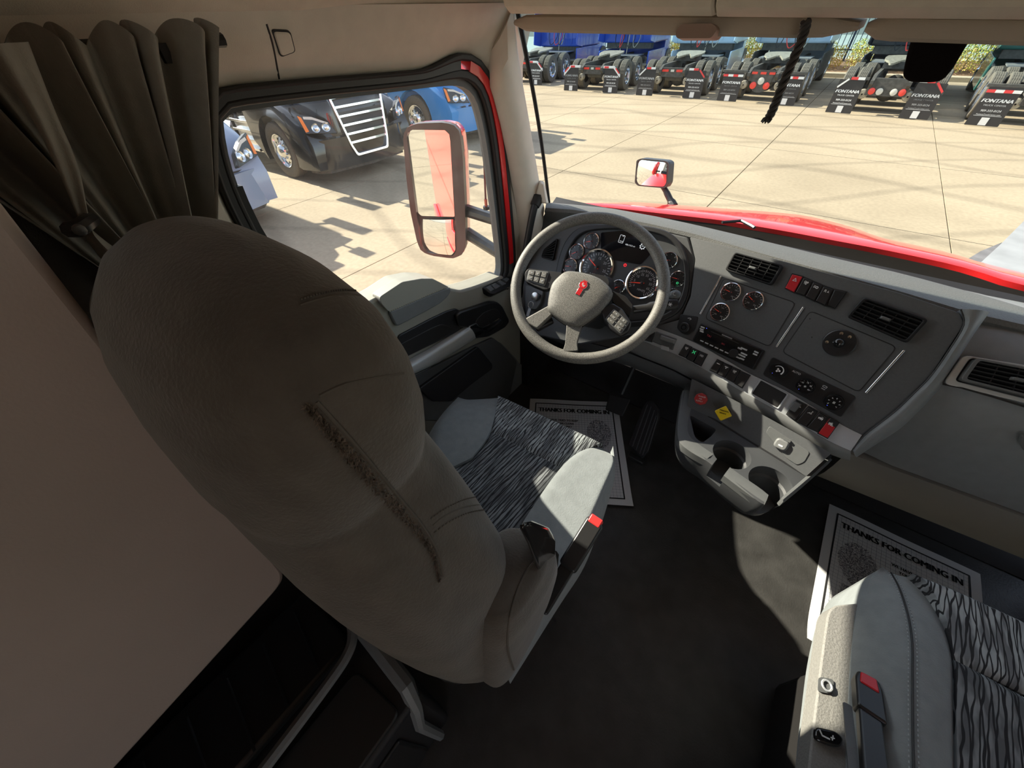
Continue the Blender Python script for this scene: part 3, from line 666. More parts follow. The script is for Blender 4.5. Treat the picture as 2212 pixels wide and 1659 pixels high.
pad('left_bolster', [V((-.80, .12, ZC))]+Lo, [V((-.705, .12, ZC)), V((-.705, .24, ZC))]+Lr[3:], ZC+.008, .03, M['seat_grey'], DS, .30, 24, .16, eA=1.8, eB=.15, e0=0, e1=1.3)
Ro = plan([(1240, 1240), (1276, 1165), (1310, 1085), (1331, 1025), (1330, 995), (1322, 972)], ZC-.02)
pad('right_bolster', [V((-.355, .10, ZC))]+Rr_, [V((-.268, .10, ZC)), V((-.262, .30, ZC))]+Ro[1:], ZC+.008, .03, M['seat_grey'], DS, .16, 30, .16, eA=.12, eB=2.2, e0=0, e1=1.6)
# cushion shell below
part('cushion_shell', MB().loft([sup(-.53, 0, .19, .12, .62, .30, 40, 5), sup(-.53, 0, .225, .12, .67, .345, 40, 5), sup(-.53, 0, .235, .12, .69, .40, 40, 5)]), M['rubber'], DS)
# belt buckle on its stalk
bk = thing('seat_belt_buckle', 'black belt buckle with red button beside the driver cushion', 'buckle', onX((1225, 1215), -.25))
b0, b1, b2 = onX((1196, 1290), -.255), onX((1228, 1222), -.25), onX((1262, 1182), -.25)
dirn = (b2-b0).normalized(); side = V((1, 0, 0)); side = (side-dirn*side.dot(dirn)).normalized()
BF = Fr(b1, side, dirn)
part('stalk', MB().prism(BF, rrect(0, -.045, .028, .10, .006), -.006, .006), M['satin_black'], bk, bev=.003)
L = (b2-b1).length
part('case', MB().prism(BF, rrect(0, L*.5, .036, L+.012, .008), -.011, .011), M['satin_black'], bk, bev=.004)
part('release_button', MB().prism(BF, rrect(0, L+.004, .026, .018, .003), -.008, .012), mat('buckle red', (.75, .04, .04), .35), bk, bev=.002)

# ------------------------------------------------------------------ passenger seat
PS = thing('passenger_seat', 'grey patterned passenger seat with a grey suede side bolster', 'seat', (.5, .3, 0))
ZP = .555
_in = plan([(1852, 1760), (1846, 1640), (1850, 1500), (1856, 1390), (1868, 1300), (1882, 1255), (1898, 1232), (1912, 1222)], ZP-.03)
_sm = plan([(2070, 1760), (2069, 1640), (2066, 1500), (2064, 1420), (2050, 1350), (2026, 1290), (2004, 1256), (1984, 1232)], ZP-.005)
pb, top = pad('left_bolster', _in, _sm, ZP+.012, .05, M['seat_grey'], PS, .5, 30, .17, eA=1.3, eB=.5, e0=0, e1=1.2)
mid = [r for r in top]; bl = [mid[int(len(mid)*.46)][i] for i in range(2, 30)]
part('bolster_seam', MB().tube([p+V((0, 0, .001)) for p in bl], .0016, 6), M['rubber'], pb)
for d in (-.006, .006):
    mb = MB()
    q = resample([p+V((d, 0, .0016)) for p in bl], 110)
    for i in range(0, 109, 2): mb.tube([q[i], q[i].lerp(q[i+1], .9)], .0009, 5)
    part('stitching', mb, M['thread_grey'], pb)
S0 = resample(spline(_sm, 6), 40)
kP = min(range(40), key=lambda i: (S0[i]-onZ((2066, 1420), ZP)).length)
xr = .80
def right_of(ps, dx): return [V((xr, p.y+dx, p.z)) for p in ps]
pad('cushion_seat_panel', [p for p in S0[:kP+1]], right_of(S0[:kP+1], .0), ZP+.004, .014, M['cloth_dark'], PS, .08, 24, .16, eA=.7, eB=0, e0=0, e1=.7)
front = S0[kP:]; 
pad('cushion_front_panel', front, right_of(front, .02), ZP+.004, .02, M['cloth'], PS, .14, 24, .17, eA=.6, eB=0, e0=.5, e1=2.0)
part('cushion_shell', MB().loft([sup(.54, 0, .22, -.15, .64, .28, 40, 5), sup(.54, 0, .25, -.15, .67, .34, 40, 5), sup(.54, 0, .26, -.15, .68, .40, 40, 5)]), M['rubber'], PS)
part('seat_base', MB().box((.52, .25, .15), (.42, .66, .30)), M['rubber'], PS, bev=.02)
# hard side cover with the adjuster and a ring pull
zc = .50
SP = Fr((.22, 0, zc), (1, 0, 0), (0, 1, 0))
cov = plan([(1738, 1760), (1748, 1640), (1757, 1560), (1766, 1490), (1772, 1440), (1780, 1380), (1788, 1325), (1800, 1308), (1862, 1302), (1880, 1760)], zc)
cmesh = MB().prism(SP, rpoly([SP.uv(p) for p in cov], .012), -.045, 0)
sc = part('side_cover', cmesh, mat('pebbled grey cover', (.25, .245, .23), .6, bump=.6, bscale=260, var=.12, vscale=320), PS, bev=.010, label='pebbled grey plastic side cover')
TP = Fr((0, 0, zc+.001), (1, 0, 0), (0, 1, 0))
part('ring_recess', MB().prism(TP, rpoly(TP.pxs([(1768, 1462), (1800, 1468), (1798, 1500), (1766, 1494)]), .006), -.001, .002), M['dash_mid'], sc)
c0 = TP.px((1784, 1482)); 
part('ring_pull', MB().tube([TP.pt(c0[0]+.0075*math.cos(a), c0[1]+.0085*math.sin(a), .004) for a in [2*math.pi*i/16 for i in range(16)]], .002, 6, closed=True), M['silver'], sc)
ap = TP.pxs([(1757, 1570), (1800, 1580), (1817, 1595), (1812, 1616), (1790, 1612), (1755, 1598)])
adj = part('adjuster', MB().prism(TP, rpoly(ap, .008), -.002, .009), M['gloss_black'], sc, bev=.003)
mb = MB(); q = TP.pxs([(1764, 1577), (1770, 1590), (1786, 1598)]); mb.tube([TP.pt(*p, .0095) for p in q], .0013, 5)
q = TP.pxs([(1788, 1594), (1796, 1596)]); mb.tube([TP.pt(*p, .0095) for p in q], .0010, 5); q = TP.pxs([(1793, 1590), (1791, 1600)]); mb.tube([TP.pt(*p, .0095) for p in q], .0010, 5)
part('seat_symbol', mb, M['white'], adj)
bk2 = thing('seat_belt_buckle', 'tall black belt buckle with red button beside the passenger cushion', 'buckle', onX((1875, 1560), .22))
pt, pb_ = onX((1868, 1470), .262), onX((1884, 1640), .262)
dirn = (pt-pb_).normalized(); _uu = (onX((1900, 1470), .262)-pt); _uu = (V((.9, .45, 0))-dirn*V((.9, .45, 0)).dot(dirn)).normalized()
BF2 = Fr(pt, _uu, dirn)
part('case', MB().prism(BF2, rpoly([(-.014, -.30), (.019, -.30), (.016, -.04), (.013, -.02), (-.012, -.02), (-.014, -.04)], .004), -.010, .008), M['satin_black'], bk2, bev=.004)
part('head', MB().prism(BF2, rpoly([(-.017, -.062), (.021, -.068), (.020, -.012), (.015, .005), (-.013, .005), (-.017, -.008)], .005), -.012, .012), M['satin_black'], bk2, bev=.004)
part('release_button', MB().prism(BF2, rpoly([(-.012, -.018), (.014, -.021), (.012, .003), (-.010, .003)], .003), .004, .0142), mat('buckle red dark', (.65, .02, .03), .35), bk2, bev=.002)
part('webbing', MB().prism(BF2.at(-.022, -.19, -.004, .03), rpoly([(-.008, -.13), (.010, -.13), (.006, .13), (-.006, .13)], .003), -.0015, .0015), M['dash_mid'], bk2)
# ------------------------------------------------------------------ dashboard
def boolean(mb, cutters):
    me = mb.mesh('b', None, False); o = bpy.data.objects.new('b', me); COL.objects.link(o); tmp = []
    for c in cutters:
        q = bpy.data.objects.new('c', c.mesh('c', None, False)); COL.objects.link(q); tmp.append(q)
        md = o.modifiers.new('x', 'BOOLEAN'); md.operation = 'DIFFERENCE'; md.object = q; md.solver = 'EXACT'
    bpy.context.view_layer.update()
    ev = o.evaluated_get(bpy.context.evaluated_depsgraph_get()); me2 = bpy.data.meshes.new_from_object(ev)
    r = MB(); r.add([v.co.copy() for v in me2.vertices], [tuple(p.vertices) for p in me2.polygons])
    for q in tmp: bpy.data.objects.remove(q)
    bpy.data.objects.remove(o); return r
_c, _d, _a = onZ((1400, 722), .60), onZ((1845, 970), .585), onZ((1490, 510), .88)
PF = Fr(_c, _d-_c, _a-_c)
def z2(*ps): return [(1480+x*.28928, 520+y*.28928) for x, y in ps]      # notes taken from enlarged views of the photograph
def z3(*ps): return [(1340+x*.26517, 680+y*.26517) for x, y in ps]
def z1(*ps): return [(1080+x*.2411, 430+y*.2411) for x, y in ps]
def z6(*ps): return [(1780+x*.33154, 600+y*.33154) for x, y in ps]
def cen(q): return (sum(p[0] for p in q)/len(q), sum(p[1] for p in q)/len(q))
D = thing('dashboard', 'charcoal dashboard with silver switch strip across the cab', 'dashboard', (-.2, 1.2, .3))
# top pad between the glass and the ridge
RIDGE = [((1178, 449), .885), ((1240, 453), .887), ((1330, 468), .887), ((1420, 487), .887), ((1500, 505), .888), ((1640, 546), .888), ((1800, 590), .888), ((1940, 628), .888), ((2060, 664), .888), ((2100, 676), .888)]
rg = [onZ(p, z) for p, z in RIDGE]; rg += [V((.32, 1.195, .889)), V((.6, 1.19, .889)), V((1.02, 1.19, .889))]
gl = resample(_b, 40); rg = resample(rg, 40)
rows = []
for g, r in zip(gl, rg):
    g = V((g.x, g.y+.004, .872)); rows.append([g+V((0, .02, -.1)), g, g.lerp(r, .55)+V((0, 0, .006)), r.lerp(g, .12)+V((0, 0, .003)), r, r+V((0, -.006, -.010)), r+V((0, .01, -.05)), r+V((0, .06, -.09))])
part('top_pad', MB().loft(rows), M['dash_top'], D, ang=50)
# instrument side
CF = Fr((-.585, 1.2, .742), (1, 0, 0), (0, math.sin(.55), math.cos(.55)))
cl_poly = [(1178, 455), (1330, 476), (1488, 512), (1502, 560), (1492, 640), (1470, 692), (1405, 716), (1250, 745), (1140, 720), (1128, 620), (1150, 520)]
part('instrument_fascia', MB().prism(CF, rpoly(CF.pxs(cl_poly), .012), -.05, 0), M['dash'], D, bev=.006)
hood_o = [(1200, 640), (1203, 580), (1222, 522), (1258, 490), (1330, 484), (1400, 489), (1452, 506), (1482, 548), (1490, 610), (1474, 664), (1440, 690), (1385, 705), (1290, 700)]
hood_i = [(1214, 632), (1217, 582), (1234, 532), (1264, 502), (1330, 495), (1398, 501), (1444, 517), (1471, 553), (1478, 608), (1463, 656), (1434, 679), (1384, 693), (1295, 688)]
def sm(ps, n, c=0): return [tuple(p)[:2] for p in resample(spline([(*CF.px(q, c), 0) for q in ps], 6, True), n, True)]
cluster = thing('instrument_cluster', 'instrument cluster of chrome rimmed gauges behind the steering wheel', 'gauge cluster', CF.pt(0, 0, 0))
part('hood', MB().ring(CF, sm(hood_o, 80, .01), sm(hood_i, 80, .01), -.02, .016), M['dash_dark'], cluster, bev=.004)
part('face', MB().prism(CF, sm(hood_i, 80), .0, .003), mat('cluster face', (.055, .058, .062), .45), cluster)
def gauge(fr, c, r, parent, needle=-.4, ticks=9, label=None, nums=None, a_from=225, a_to=-45, lift=.003, unit=None):
    a, b = c
    g = part('gauge', MB().lathe(fr.at(a, b, lift), [(0.0001, .001), (r*.86, .001), (r*.86, .0)], 36), M['dial'], parent, label=label)
    part('bezel', MB().lathe(fr.at(a, b, lift), [(r*.84, .001), (r*.86, .006), (r*.93, .0085), (r, .007), (r*1.02, .0)], 40), M['chrome'], g)
    mb = MB()
    for i in range(ticks):
        an = R(a_from+(a_to-a_from)*i/(ticks-1)); f = fr.at(a+r*.72*math.cos(an), b+r*.72*math.sin(an), lift+.0016, an)
        mb.box((0, 0, 0), (r*(.16 if i % 2 == 0 else .10), r*.035, .0004), f)
    if nums:
        for i, s in enumerate(nums):
            an = R(a_from+(a_to-a_from)*i/(len(nums)-1)); text(mb, fr, s, a+r*.50*math.cos(an), b+r*.50*math.sin(an), r*.20, lift+.0016)
    if unit: text(mb, fr, unit, a, b-r*.42, r*.16, lift+.0016)
    part('markings', mb, M['print_grey'], g, smooth=False)
    f = fr.at(a, b, lift+.003, needle)
    part('needle', MB().prism(f, [(-r*.12, -r*.03), (r*.70, -r*.012), (r*.70, r*.012), (-r*.12, r*.03)], 0, .0012), M['needle'], g)
    part('hub', MB().lathe(f, [(r*.10, 0), (r*.10, .003), (r*.06, .004), (.0001, .004)], 16), M['satin_black'], g)
    part('lens', MB().lathe(fr.at(a, b, lift), [(r*.86, .0055), (r*.5, .0068), (.0001, .007)], 24), M['clear'], g)
    return g
def gpx(fr, p, rp): a = fr.px(p); b = fr.px((p[0]+rp, p[1])); return a, math.hypot(b[0]-a[0], b[1]-a[1])
for p, rp, nd in [((1279, 522), 17, 200), ((1247, 545), 16, 215), ((1233, 576), 16, 190)]:
    c, r = gpx(CF, p, rp); gauge(CF, c, r, cluster, R(nd), 7, lift=.004)
c, r = gpx(CF, (1290, 578), 36.5); gauge(CF, c, r*1.03, cluster, R(150), 27, None, ['0', '5', '10', '15', '20', '25', '30'], 240, -60, .004, 'RPM')
c, r = gpx(CF, (1388, 612), 36); gauge(CF, c, r*1.03, cluster, R(192), 33, None, ['0', '5', '15', '25', '35', '45', '55', '65', '75'], 210, -60, .004, 'MPH')
for p, rp, nd in [((1337, 620), 15, 215), ((1446, 563), 19, 190), ((1465, 603), 18, 182), ((1454, 638), 15, 170)]:
    c, r = gpx(CF, p, rp); gauge(CF, c, r, cluster, R(nd), 7, None, ['E', 'F'] if p[0] < 1340 else None, lift=.004)
scr = CF.pxs([(1299, 503), (1345, 499), (1398, 514), (1414, 540), (1384, 572), (1326, 562), (1299, 546)])
so_ = part('display', MB().prism(CF, rpoly(scr, .006), .002, .005), M['screen'], cluster, label='dark driver display with odometer')
mb = MB(); f = CF
def tx(s, p, size, rot=0, wx=1): a, b = f.px(p); text(mb, f, s, a, b, size, .0056, wx, rot)
tx('488,415.5 mi', (1362, 531), .0068); tx('78\u00b0', (1348, 511), .006); tx('08:48', (1343, 522), .0052)
def outline(mb, fr, c, w, h, t, r, lift):
    o, i = rrect(*c, w, h, r), rrect(*c, w-2*t, h-2*t, max(r-t, .0003)); mb.ring(fr, o, i, lift, lift+.0005)
outline(mb, CF, CF.px((1344, 517)), .018, .026, .0011, .003, .0055)
c = CF.px((1389, 533)); mb.lathe(CF.at(*c, .0055), [(.0065, 0), (.0065, .0004), (.0086, .0004), (.0086, 0)], 20); text(mb, CF, 'M', *c, .008, .0056)
for k in range(8): mb.box((.0095, 0, 0), (.002, .0025, .0005), CF.at(*c, .0057, k*math.pi/4))
part('readout', mb, M['glow_white'], so_, smooth=False)
mb = MB(); a, b = CF.px((1351, 573)); mb.lathe(CF.at(a, b, .0035), [(.0035, 0), (.0035, .0006), (.0055, .0006), (.0055, 0)], 18); text(mb, CF, 'P', a, b, .007, .004)
part('brake_telltale', mb, M['glow_red'], cluster, smooth=False)
mb = MB(); a, b = CF.px((1464, 612)); mb.lathe(CF.at(a, b, .0075), [(.002, 0), (.002, .0006), (.0038, .0006), (.0038, 0)], 14)
part('green_telltale', mb, M['glow_green'], cluster, smooth=False)

M['vent_black'] = mat('vent black', (.010, .010, .011), .6, spec=.3)
def vent(fr, quad, parent, nx, ny, name='vent', frame_m='vent_black', tab=True, lift=.0):
    """air outlet: frame, dark throat, slats across and vanes behind them"""
    q = fr.pxs(quad); cc = cen(q); inn = [(cc[0]+(p[0]-cc[0])*.90, cc[1]+(p[1]-cc[1])*.84) for p in q]
    v = part(name, MB().ring(fr, rpoly(q, .008, 3), rpoly(inn, .006, 3), lift-.02, lift+.013), M[frame_m], parent, bev=.002)
    part('throat', MB().prism(fr, inn, lift-.01, lift+.001), M['rubber'], v)
    P = [V(p).to_2d() for p in inn]; lift += .0105
    def bil(s, t): return P[0].lerp(P[1], s).lerp(P[3].lerp(P[2], s), t)
    for k in range(ny):
        t = (k+.5)/ny; A, B = bil(0, t), bil(1, t); d = (B-A).normalized(); nrm = V((-d.y, d.x))
        part('slat', MB().add([fr.pt(*(A-nrm*.0012), lift+.001), fr.pt(*(B-nrm*.0012), lift+.001), fr.pt(*(B+nrm*.0012), lift+.002), fr.pt(*(A+nrm*.0012), lift+.002), fr.pt(*(A-nrm*.006), lift-.009), fr.pt(*(B-nrm*.006), lift-.009), fr.pt(*(B-nrm*.0036), lift-.009), fr.pt(*(A-nrm*.0036), lift-.009)], [(0, 1, 2, 3), (4, 7, 6, 5), (0, 4, 5, 1), (1, 5, 6, 2), (2, 6, 7, 3), (3, 7, 4, 0)]), M['vent_black'], v)
    for k in range(1, nx):
        s = k/nx; A, B = bil(s, 0), bil(s, 1); d = (B-A).normalized(); nrm = V((-d.y, d.x))*.001
        part('vane', MB().hexa([fr.pt(*(A-nrm), lift-.009), fr.pt(*(A+nrm), lift-.009), fr.pt(*(B+nrm), lift-.009), fr.pt(*(B-nrm), lift-.009)], [fr.pt(*(A-nrm), lift), fr.pt(*(A+nrm), lift), fr.pt(*(B+nrm), lift), fr.pt(*(B-nrm), lift)]), M['vent_black'], v)
    if tab:
        c = bil(.5, .5); d = (P[1]-P[0]).normalized(); an = math.atan2(d.y, d.x)
        part('thumb_tab', MB().prism(fr.at(c.x, c.y, lift, an), rrect(0, 0, .022, .008, .002), 0, .008, .25), M['dash_mid'], v, bev=.0015)
    return v
vent(CF, z1((405, 455), (528, 352), (485, 555), (378, 528)), D, 1, 6, tab=False)

# centre panel
cp = [(1490, 512), (1640, 550), (1800, 594), (1940, 632), (2074, 676), (2083, 700), (2012, 810), (1939, 884), (1866, 946), (1812, 914), (1709, 850), (1621, 808), (1496, 738), (1410, 706), (1470, 690), (1492, 640), (1502, 560)]
inner = MB().prism(PF, rpoly(PF.pxs(cp), .006), -.05, 0)
part('centre_panel', inner, M['dash'], D, bev=.004)
def PX(*ps): return PF.pxs(ps)
# rounded border that runs down the right side of the panel
lf = [(2076, 668), (2083, 702), (2050, 758), (2012, 812), (1975, 850), (1939, 885), (1905, 912), (1868, 941), (1842, 972)]
rt_ = [(2138, 674), (2104, 722), (2070, 776), (2038, 828), (2010, 862), (1985, 888), (1946, 925), (1893, 960), (1850, 988)]
rows = []
for a, b in zip(spline([(*p, 0) for p in lf], 4), spline([(*p, 0) for p in rt_], 4)):
    A, B = PF.pt(*PF.px(a, .006), .006), PF.pt(*PF.px(b, -.012), -.012); m = A.lerp(B, .5)+PF.n*.016
    rows.append([A-PF.n*.05, A, A.lerp(m, .5)+PF.n*.005, m, m.lerp(B, .5)+PF.n*.005, B, B-PF.n*.07])
part('side_border', MB().loft(rows), M['glove'], D, ang=60)
part('border_gap', MB().tube([PF.pt(*PF.px(p, .005), .005) for p in spline([(*p, 0) for p in lf], 3)], .0022, 6), M['rubber'], D)
# silver strip and the lip below it
ST = [(1398, 700), (1412, 706), (1496, 738), (1560, 773), (1621, 808), (1709, 851), (1812, 914), (1862, 940)]
SB = [(1366, 726), (1390, 737), (1465, 768), (1534, 805), (1595, 841), (1682, 889), (1786, 950), (1838, 974)]
n = 40
st = resample(spline([(*PF.px(p, .004), 0) for p in ST], 6), n); sb = resample(spline([(*PF.px(p, .004), 0) for p in SB], 6), n)
SW = .004
strip_rows = [[PF.pt(a.x, a.y, -.02), PF.pt(a.x, a.y, .004), PF.pt(*(a.lerp(b, .5)).to_2d(), .006), PF.pt(b.x, b.y, .004), PF.pt(b.x, b.y, -.02)] for a, b in zip(st, sb)]
part('silver_strip', MB().loft(strip_rows), M['silver'], D, ang=50)
LB = [(1352, 752), (1380, 768), (1452, 797), (1522, 834), (1584, 868), (1672, 912), (1780, 975), (1836, 996)]
lb = resample(spline([(*PF.px(p, -.025), 0) for p in LB], 6), n)
rows = []
for a, b in zip(sb, lb):
    A, B = PF.pt(a.x, a.y, .005), PF.pt(b.x, b.y, -.025); m = A.lerp(B, .5)+PF.n*.010
    rows.append([A-PF.n*.01, A, A.lerp(m, .5)+PF.n*.004, m, m.lerp(B, .5)+PF.n*.006, B, B-PF.n*.05])
part('lower_lip', MB().loft(rows), M['grey_plastic'], D, ang=60)

# inset accessory panels with chrome-edged strips
for q, nm in [(z2((290, 280), (825, 465), (630, 790), (150, 580)), 'gauge_panel'), (z2((935, 525), (1580, 795), (1295, 1130), (725, 830)), 'blank_panel')]:
    p = rpoly(PF.pxs(q), .012, 5); cc = cen(p)
    pp = part(nm, MB().prism(PF, p, -.002, .0016), M['dash'], D, bev=.001)
    part('panel_gap', MB().tube([PF.pt(*a, .0008) for a in p], .0013, 6, closed=True), M['rubber'], pp)
GP = [o for o in D.children if o.name.startswith('gauge_panel')][0]
for a, b in [z2((270, 265), (113, 550)), z2((885, 495), (680, 795)), z2((1637, 818), (1347, 1138))]:
    A, B = V(PF.px(a)).to_2d(), V(PF.px(b)).to_2d(); an = math.atan2((B-A).y, (B-A).x); c = (A+B)/2
    part('trim_bar', MB().prism(PF.at(c.x, c.y, 0, an), rrect(0, 0, (B-A).length, .0045, .0015), -.001, .0035), M['chrome'], D, bev=.001)
for p, rp, nd, nm in [((343, 385), 80, 178, ['0', '50', '100', '150']), ((510, 450), 83, 158, ['100', '200', '300']), ((263, 535), 77, 172, ['100', '250', '400'])]:
    q = z2(p)[0]; c, r = gpx(PF, q, rp*.28928); gauge(PF, c, r*.98, D, R(nd), 15, None, nm, 225, -45, .0016)
for q in z2((932, 584), (947, 721)):
    part('screw_hole', MB().lathe(PF.at(*PF.px(q), .0017), [(.0018, .0), (.0001, .0002)], 8), M['rubber'], D)
vent(PF, z2((375, 90), (742, 190), (650, 340), (303, 222)), D, 5, 5)
vent(PF, z2((1335, 425), (1815, 592), (1655, 768), (1205, 570)), D, 5, 5)
# small joystick knob
kp = z3((492, -5), (636, 14), (606, 130), (560, 165), (500, 150), (462, 108))
kn = part('knob_plate', MB().prism(PF, rpoly(PF.pxs(kp), .006), 0, .0025), M['satin_black'], D, bev=.001)
c = PF.px(z3((528, 105))[0]); part('knob', MB().lathe(PF.at(*c, .002), [(.0165, 0), (.0165, .010), (.014, .0125), (.009, .0125), (.0075, .0095), (.006, .012), (.0001, .0125)], 28), M['satin_black'], kn)
mb = MB(); q = PF.pxs(z3((552, 28), (572, 28), (580, 36), (566, 42)), ); mb.tube([PF.pt(*p, .0028) for p in q], .0008, 5); part('return_arrow', mb, M['white'], kn)

# rocker switches
def icon(mb, fr, kind, a, b, s, c):
    rr = random.Random(kind)
    if kind == 'triangle':
        o = [(a-s*.6, b-s*.45), (a+s*.6, b-s*.45), (a, b+s*.6)]; cc = (a, b-s*.1); i = [(cc[0]+(p[0]-cc[0])*.55, cc[1]+(p[1]-cc[1])*.55) for p in o]; mb.ring(fr, o, i, c, c+.0004); return
    if kind == 'bar': mb.box((0, 0, 0), (s*1.1, s*.28, .0005), fr.at(a, b, c)); return
    if kind == 'tee':
        mb.box((0, 0, 0), (s*1.1, s*.28, .0005), fr.at(a, b+s*.2, c)); mb.box((0, 0, 0), (s*.3, s*.7, .0005), fr.at(a, b-s*.1, c)); return
    if kind == 'truck':
        mb.box((0, 0, 0), (s*.9, s*.4, .0005), fr.at(a+s*.1, b, c)); mb.box((0, 0, 0), (s*.3, s*.28, .0005), fr.at(a-s*.5, b-s*.06, c))
        for d in (-.45, .0, .4): mb.lathe(fr.at(a+d*s, b-s*.3, c), [(s*.14, 0), (s*.14, .0005), (.0001, .0005)], 8)
        mb.box((0, 0, 0), (s*.5, s*.1, .0005), fr.at(a+s*.2, b+s*.42, c)); return
    if kind == 'circles':
        for dx, dy, r in ((-.3, .15, .3), (.3, .2, .26), (.15, -.35, .2)): mb.lathe(fr.at(a+dx*s, b+dy*s, c), [(s*r*.55, 0), (s*r*.55, .0005), (s*r, .0005), (s*r, 0)], 12)
        mb.box((0, 0, 0), (s*1.1, s*.1, .0005), fr.at(a, b-s*.05, c, .7)); return
    if kind == 'cross':
        for an in (.7, -.7): mb.box((0, 0, 0), (s*1.1, s*.14, .0005), fr.at(a, b, c, an))
        for dx, dy in ((-.4, .4), (.4, .4), (-.4, -.4), (.4, -.4)): mb.box((0, 0, 0), (s*.2, s*.34, .0005), fr.at(a+dx*s, b+dy*s, c)); 
        return
    if kind == 'lamp':
        mb.lathe(fr.at(a+s*.25, b, c), [(s*.2, 0), (s*.2, .0005), (s*.36, .0005), (s*.36, 0)], 12)
        for k in (-.25, 0, .25): mb.box((0, 0, 0), (s*.5, s*.1, .0005), fr.at(a-s*.4, b+k*s, c, .1))
        return
    if kind == 'R':
        text(mb, fr, 'R', a-s*.3, b, s*1.1, c); mb.box((0, 0, 0), (s*.5, s*.12, .0005), fr.at(a+s*.45, b-s*.1, c)); mb.box((0, 0, 0), (s*.12, s*.5, .0005), fr.at(a+s*.4, b+s*.1, c)); return
    if kind == 'valve':
        mb.tube([fr.pt(a+dx*s, b+dy*s, c) for dx, dy in ((-.5, -.4), (-.1, -.1), (.2, -.3), (.55, -.2))], s*.08, 5)
        for dx, dy in ((-.1, -.1), (.3, .1), (.35, .55)): mb.lathe(fr.at(a+dx*s, b+dy*s, c), [(s*.16, 0), (s*.16, .0005), (.0001, .0005)], 8)
def rocker(fr, quad, parent, ic=None, body='satin_black', icm='white', label=None, tilt=1, lift=0, ipos=.24):
    """opening frame and a rocker cap with two facets meeting in a ridge"""
    q = [V(p).to_2d() for p in fr.pxs(quad, lift)]
    cc = (q[0]+q[1]+q[2]+q[3])/4; A, B, C_, D_ = [cc+(p-cc)*.93 for p in q]
    ml, mr = A.lerp(D_, .52), B.lerp(C_, .52)
    h0, h1, h2 = (.0035, .0055, .0100) if tilt > 0 else (.0100, .0055, .0035)
    vs = [fr.pt(*p, lift-.004) for p in (A, B, mr, C_, D_, ml)]+[fr.pt(*p, lift+h) for p, h in ((A.lerp(cc, .05), h0), (B.lerp(cc, .05), h0), (mr.lerp(cc, .05), h1), (C_.lerp(cc, .05), h2), (D_.lerp(cc, .05), h2), (ml.lerp(cc, .05), h1))]
    r = part('rocker_switch', MB().add(vs, [(6, 11, 8, 7), (11, 10, 9, 8), (0, 1, 7, 6), (1, 2, 8, 7), (2, 3, 9, 8), (3, 4, 10, 9), (4, 5, 11, 10), (5, 0, 6, 11), (0, 5, 4, 3, 2, 1)]), M[body], parent, bev=.0012, label=label)
    part('surround', MB().ring(fr, [tuple(cc+(p-cc)*1.02) for p in q], [tuple(cc+(p-cc)*.94) for p in q], lift-.004, lift+.0022), M['rubber'], r)
    if ic:
        a, b = A.lerp(D_, ipos), B.lerp(C_, ipos); c = (a+b)/2; d = (B-A); an = math.atan2(d.y, d.x); mb = MB()
        icon(mb, fr.at(c.x, c.y, lift+h0+(h1-h0)*ipos/.52+.0008, an), ic, 0, 0, .0088, 0); part('symbol', mb, M[icm], r, smooth=False)
    return r
rocker(PF, z2((800, 245), (884, 266), (816, 394), (744, 360)), D, 'triangle', 'red_plastic', 'print_grey', label='red hazard switch', ipos=.3)
rocker(PF, z2((888, 270), (956, 300), (892, 418), (820, 394)), D, 'circles')
rocker(PF, z2((960, 302), (1031, 332), (966, 458), (896, 422)), D, 'lamp')
rocker(PF, z2((1036, 335), (1112, 362), (1046, 492), (970, 456)), D, 'R')
rocker(PF, z2((1116, 362), (1212, 382), (1118, 512), (1052, 490)), D, None, tilt=-1)
L6 = .006
for q, ic, im in [(((530, 238), (585, 262), (540, 355), (475, 325)), 'circles', 'white'), (((588, 268), (645, 293), (598, 388), (540, 360)), 'cross', 'glow_green'), (((648, 295), (712, 322), (660, 420), (600, 392)), 'lamp', 'white'),
                  (((790, 362), (845, 388), (790, 480), (728, 452)), 'bar', 'white'), (((850, 392), (912, 418), (855, 515), (795, 484)), 'tee', 'white'), (((915, 422), (982, 452), (925, 555), (862, 520)), 'circles', 'white'), (((985, 458), (1062, 492), (995, 600), (930, 560)), None, None),
                  (((1535, 742), (1615, 785), (1515, 912), (1430, 868)), 'valve', 'white'), (((1625, 788), (1700, 830), (1605, 955), (1515, 915)), 'truck', 'white')]:
    rocker(PF, z3(*q), D, ic, icm=im or 'white', lift=L6)
rocker(PF, z3((1435, 690), (1525, 735), (1425, 865), (1350, 810)), D, 'bar', lift=L6, label='switch with raised guard')
q = PF.pxs(z3((1420, 700), (1480, 728), (1420, 800), (1365, 770)), .015); part('switch_guard', MB().prism(PF, rpoly(q, .003), .006, .018, .1), M['dash_mid'], D, bev=.002)
rocker(PF, z3((1705, 835), (1785, 880), (1690, 1010), (1605, 965)), D, 'truck', 'red_plastic', lift=L6, label='switch with red lower half')
qq = z3((1712, 838), (1783, 878), (1752, 918), (1682, 880)); part('switch_top', MB().prism(PF, PF.pxs(qq, .011), .008, .0115), M['satin_black'], D, bev=.001)
mb = MB(); icon(mb, PF, 'truck', *PF.px(z3((1716, 885))[0], .0115), .007, .0118); part('switch_symbol', mb, M['white'], D, smooth=False)
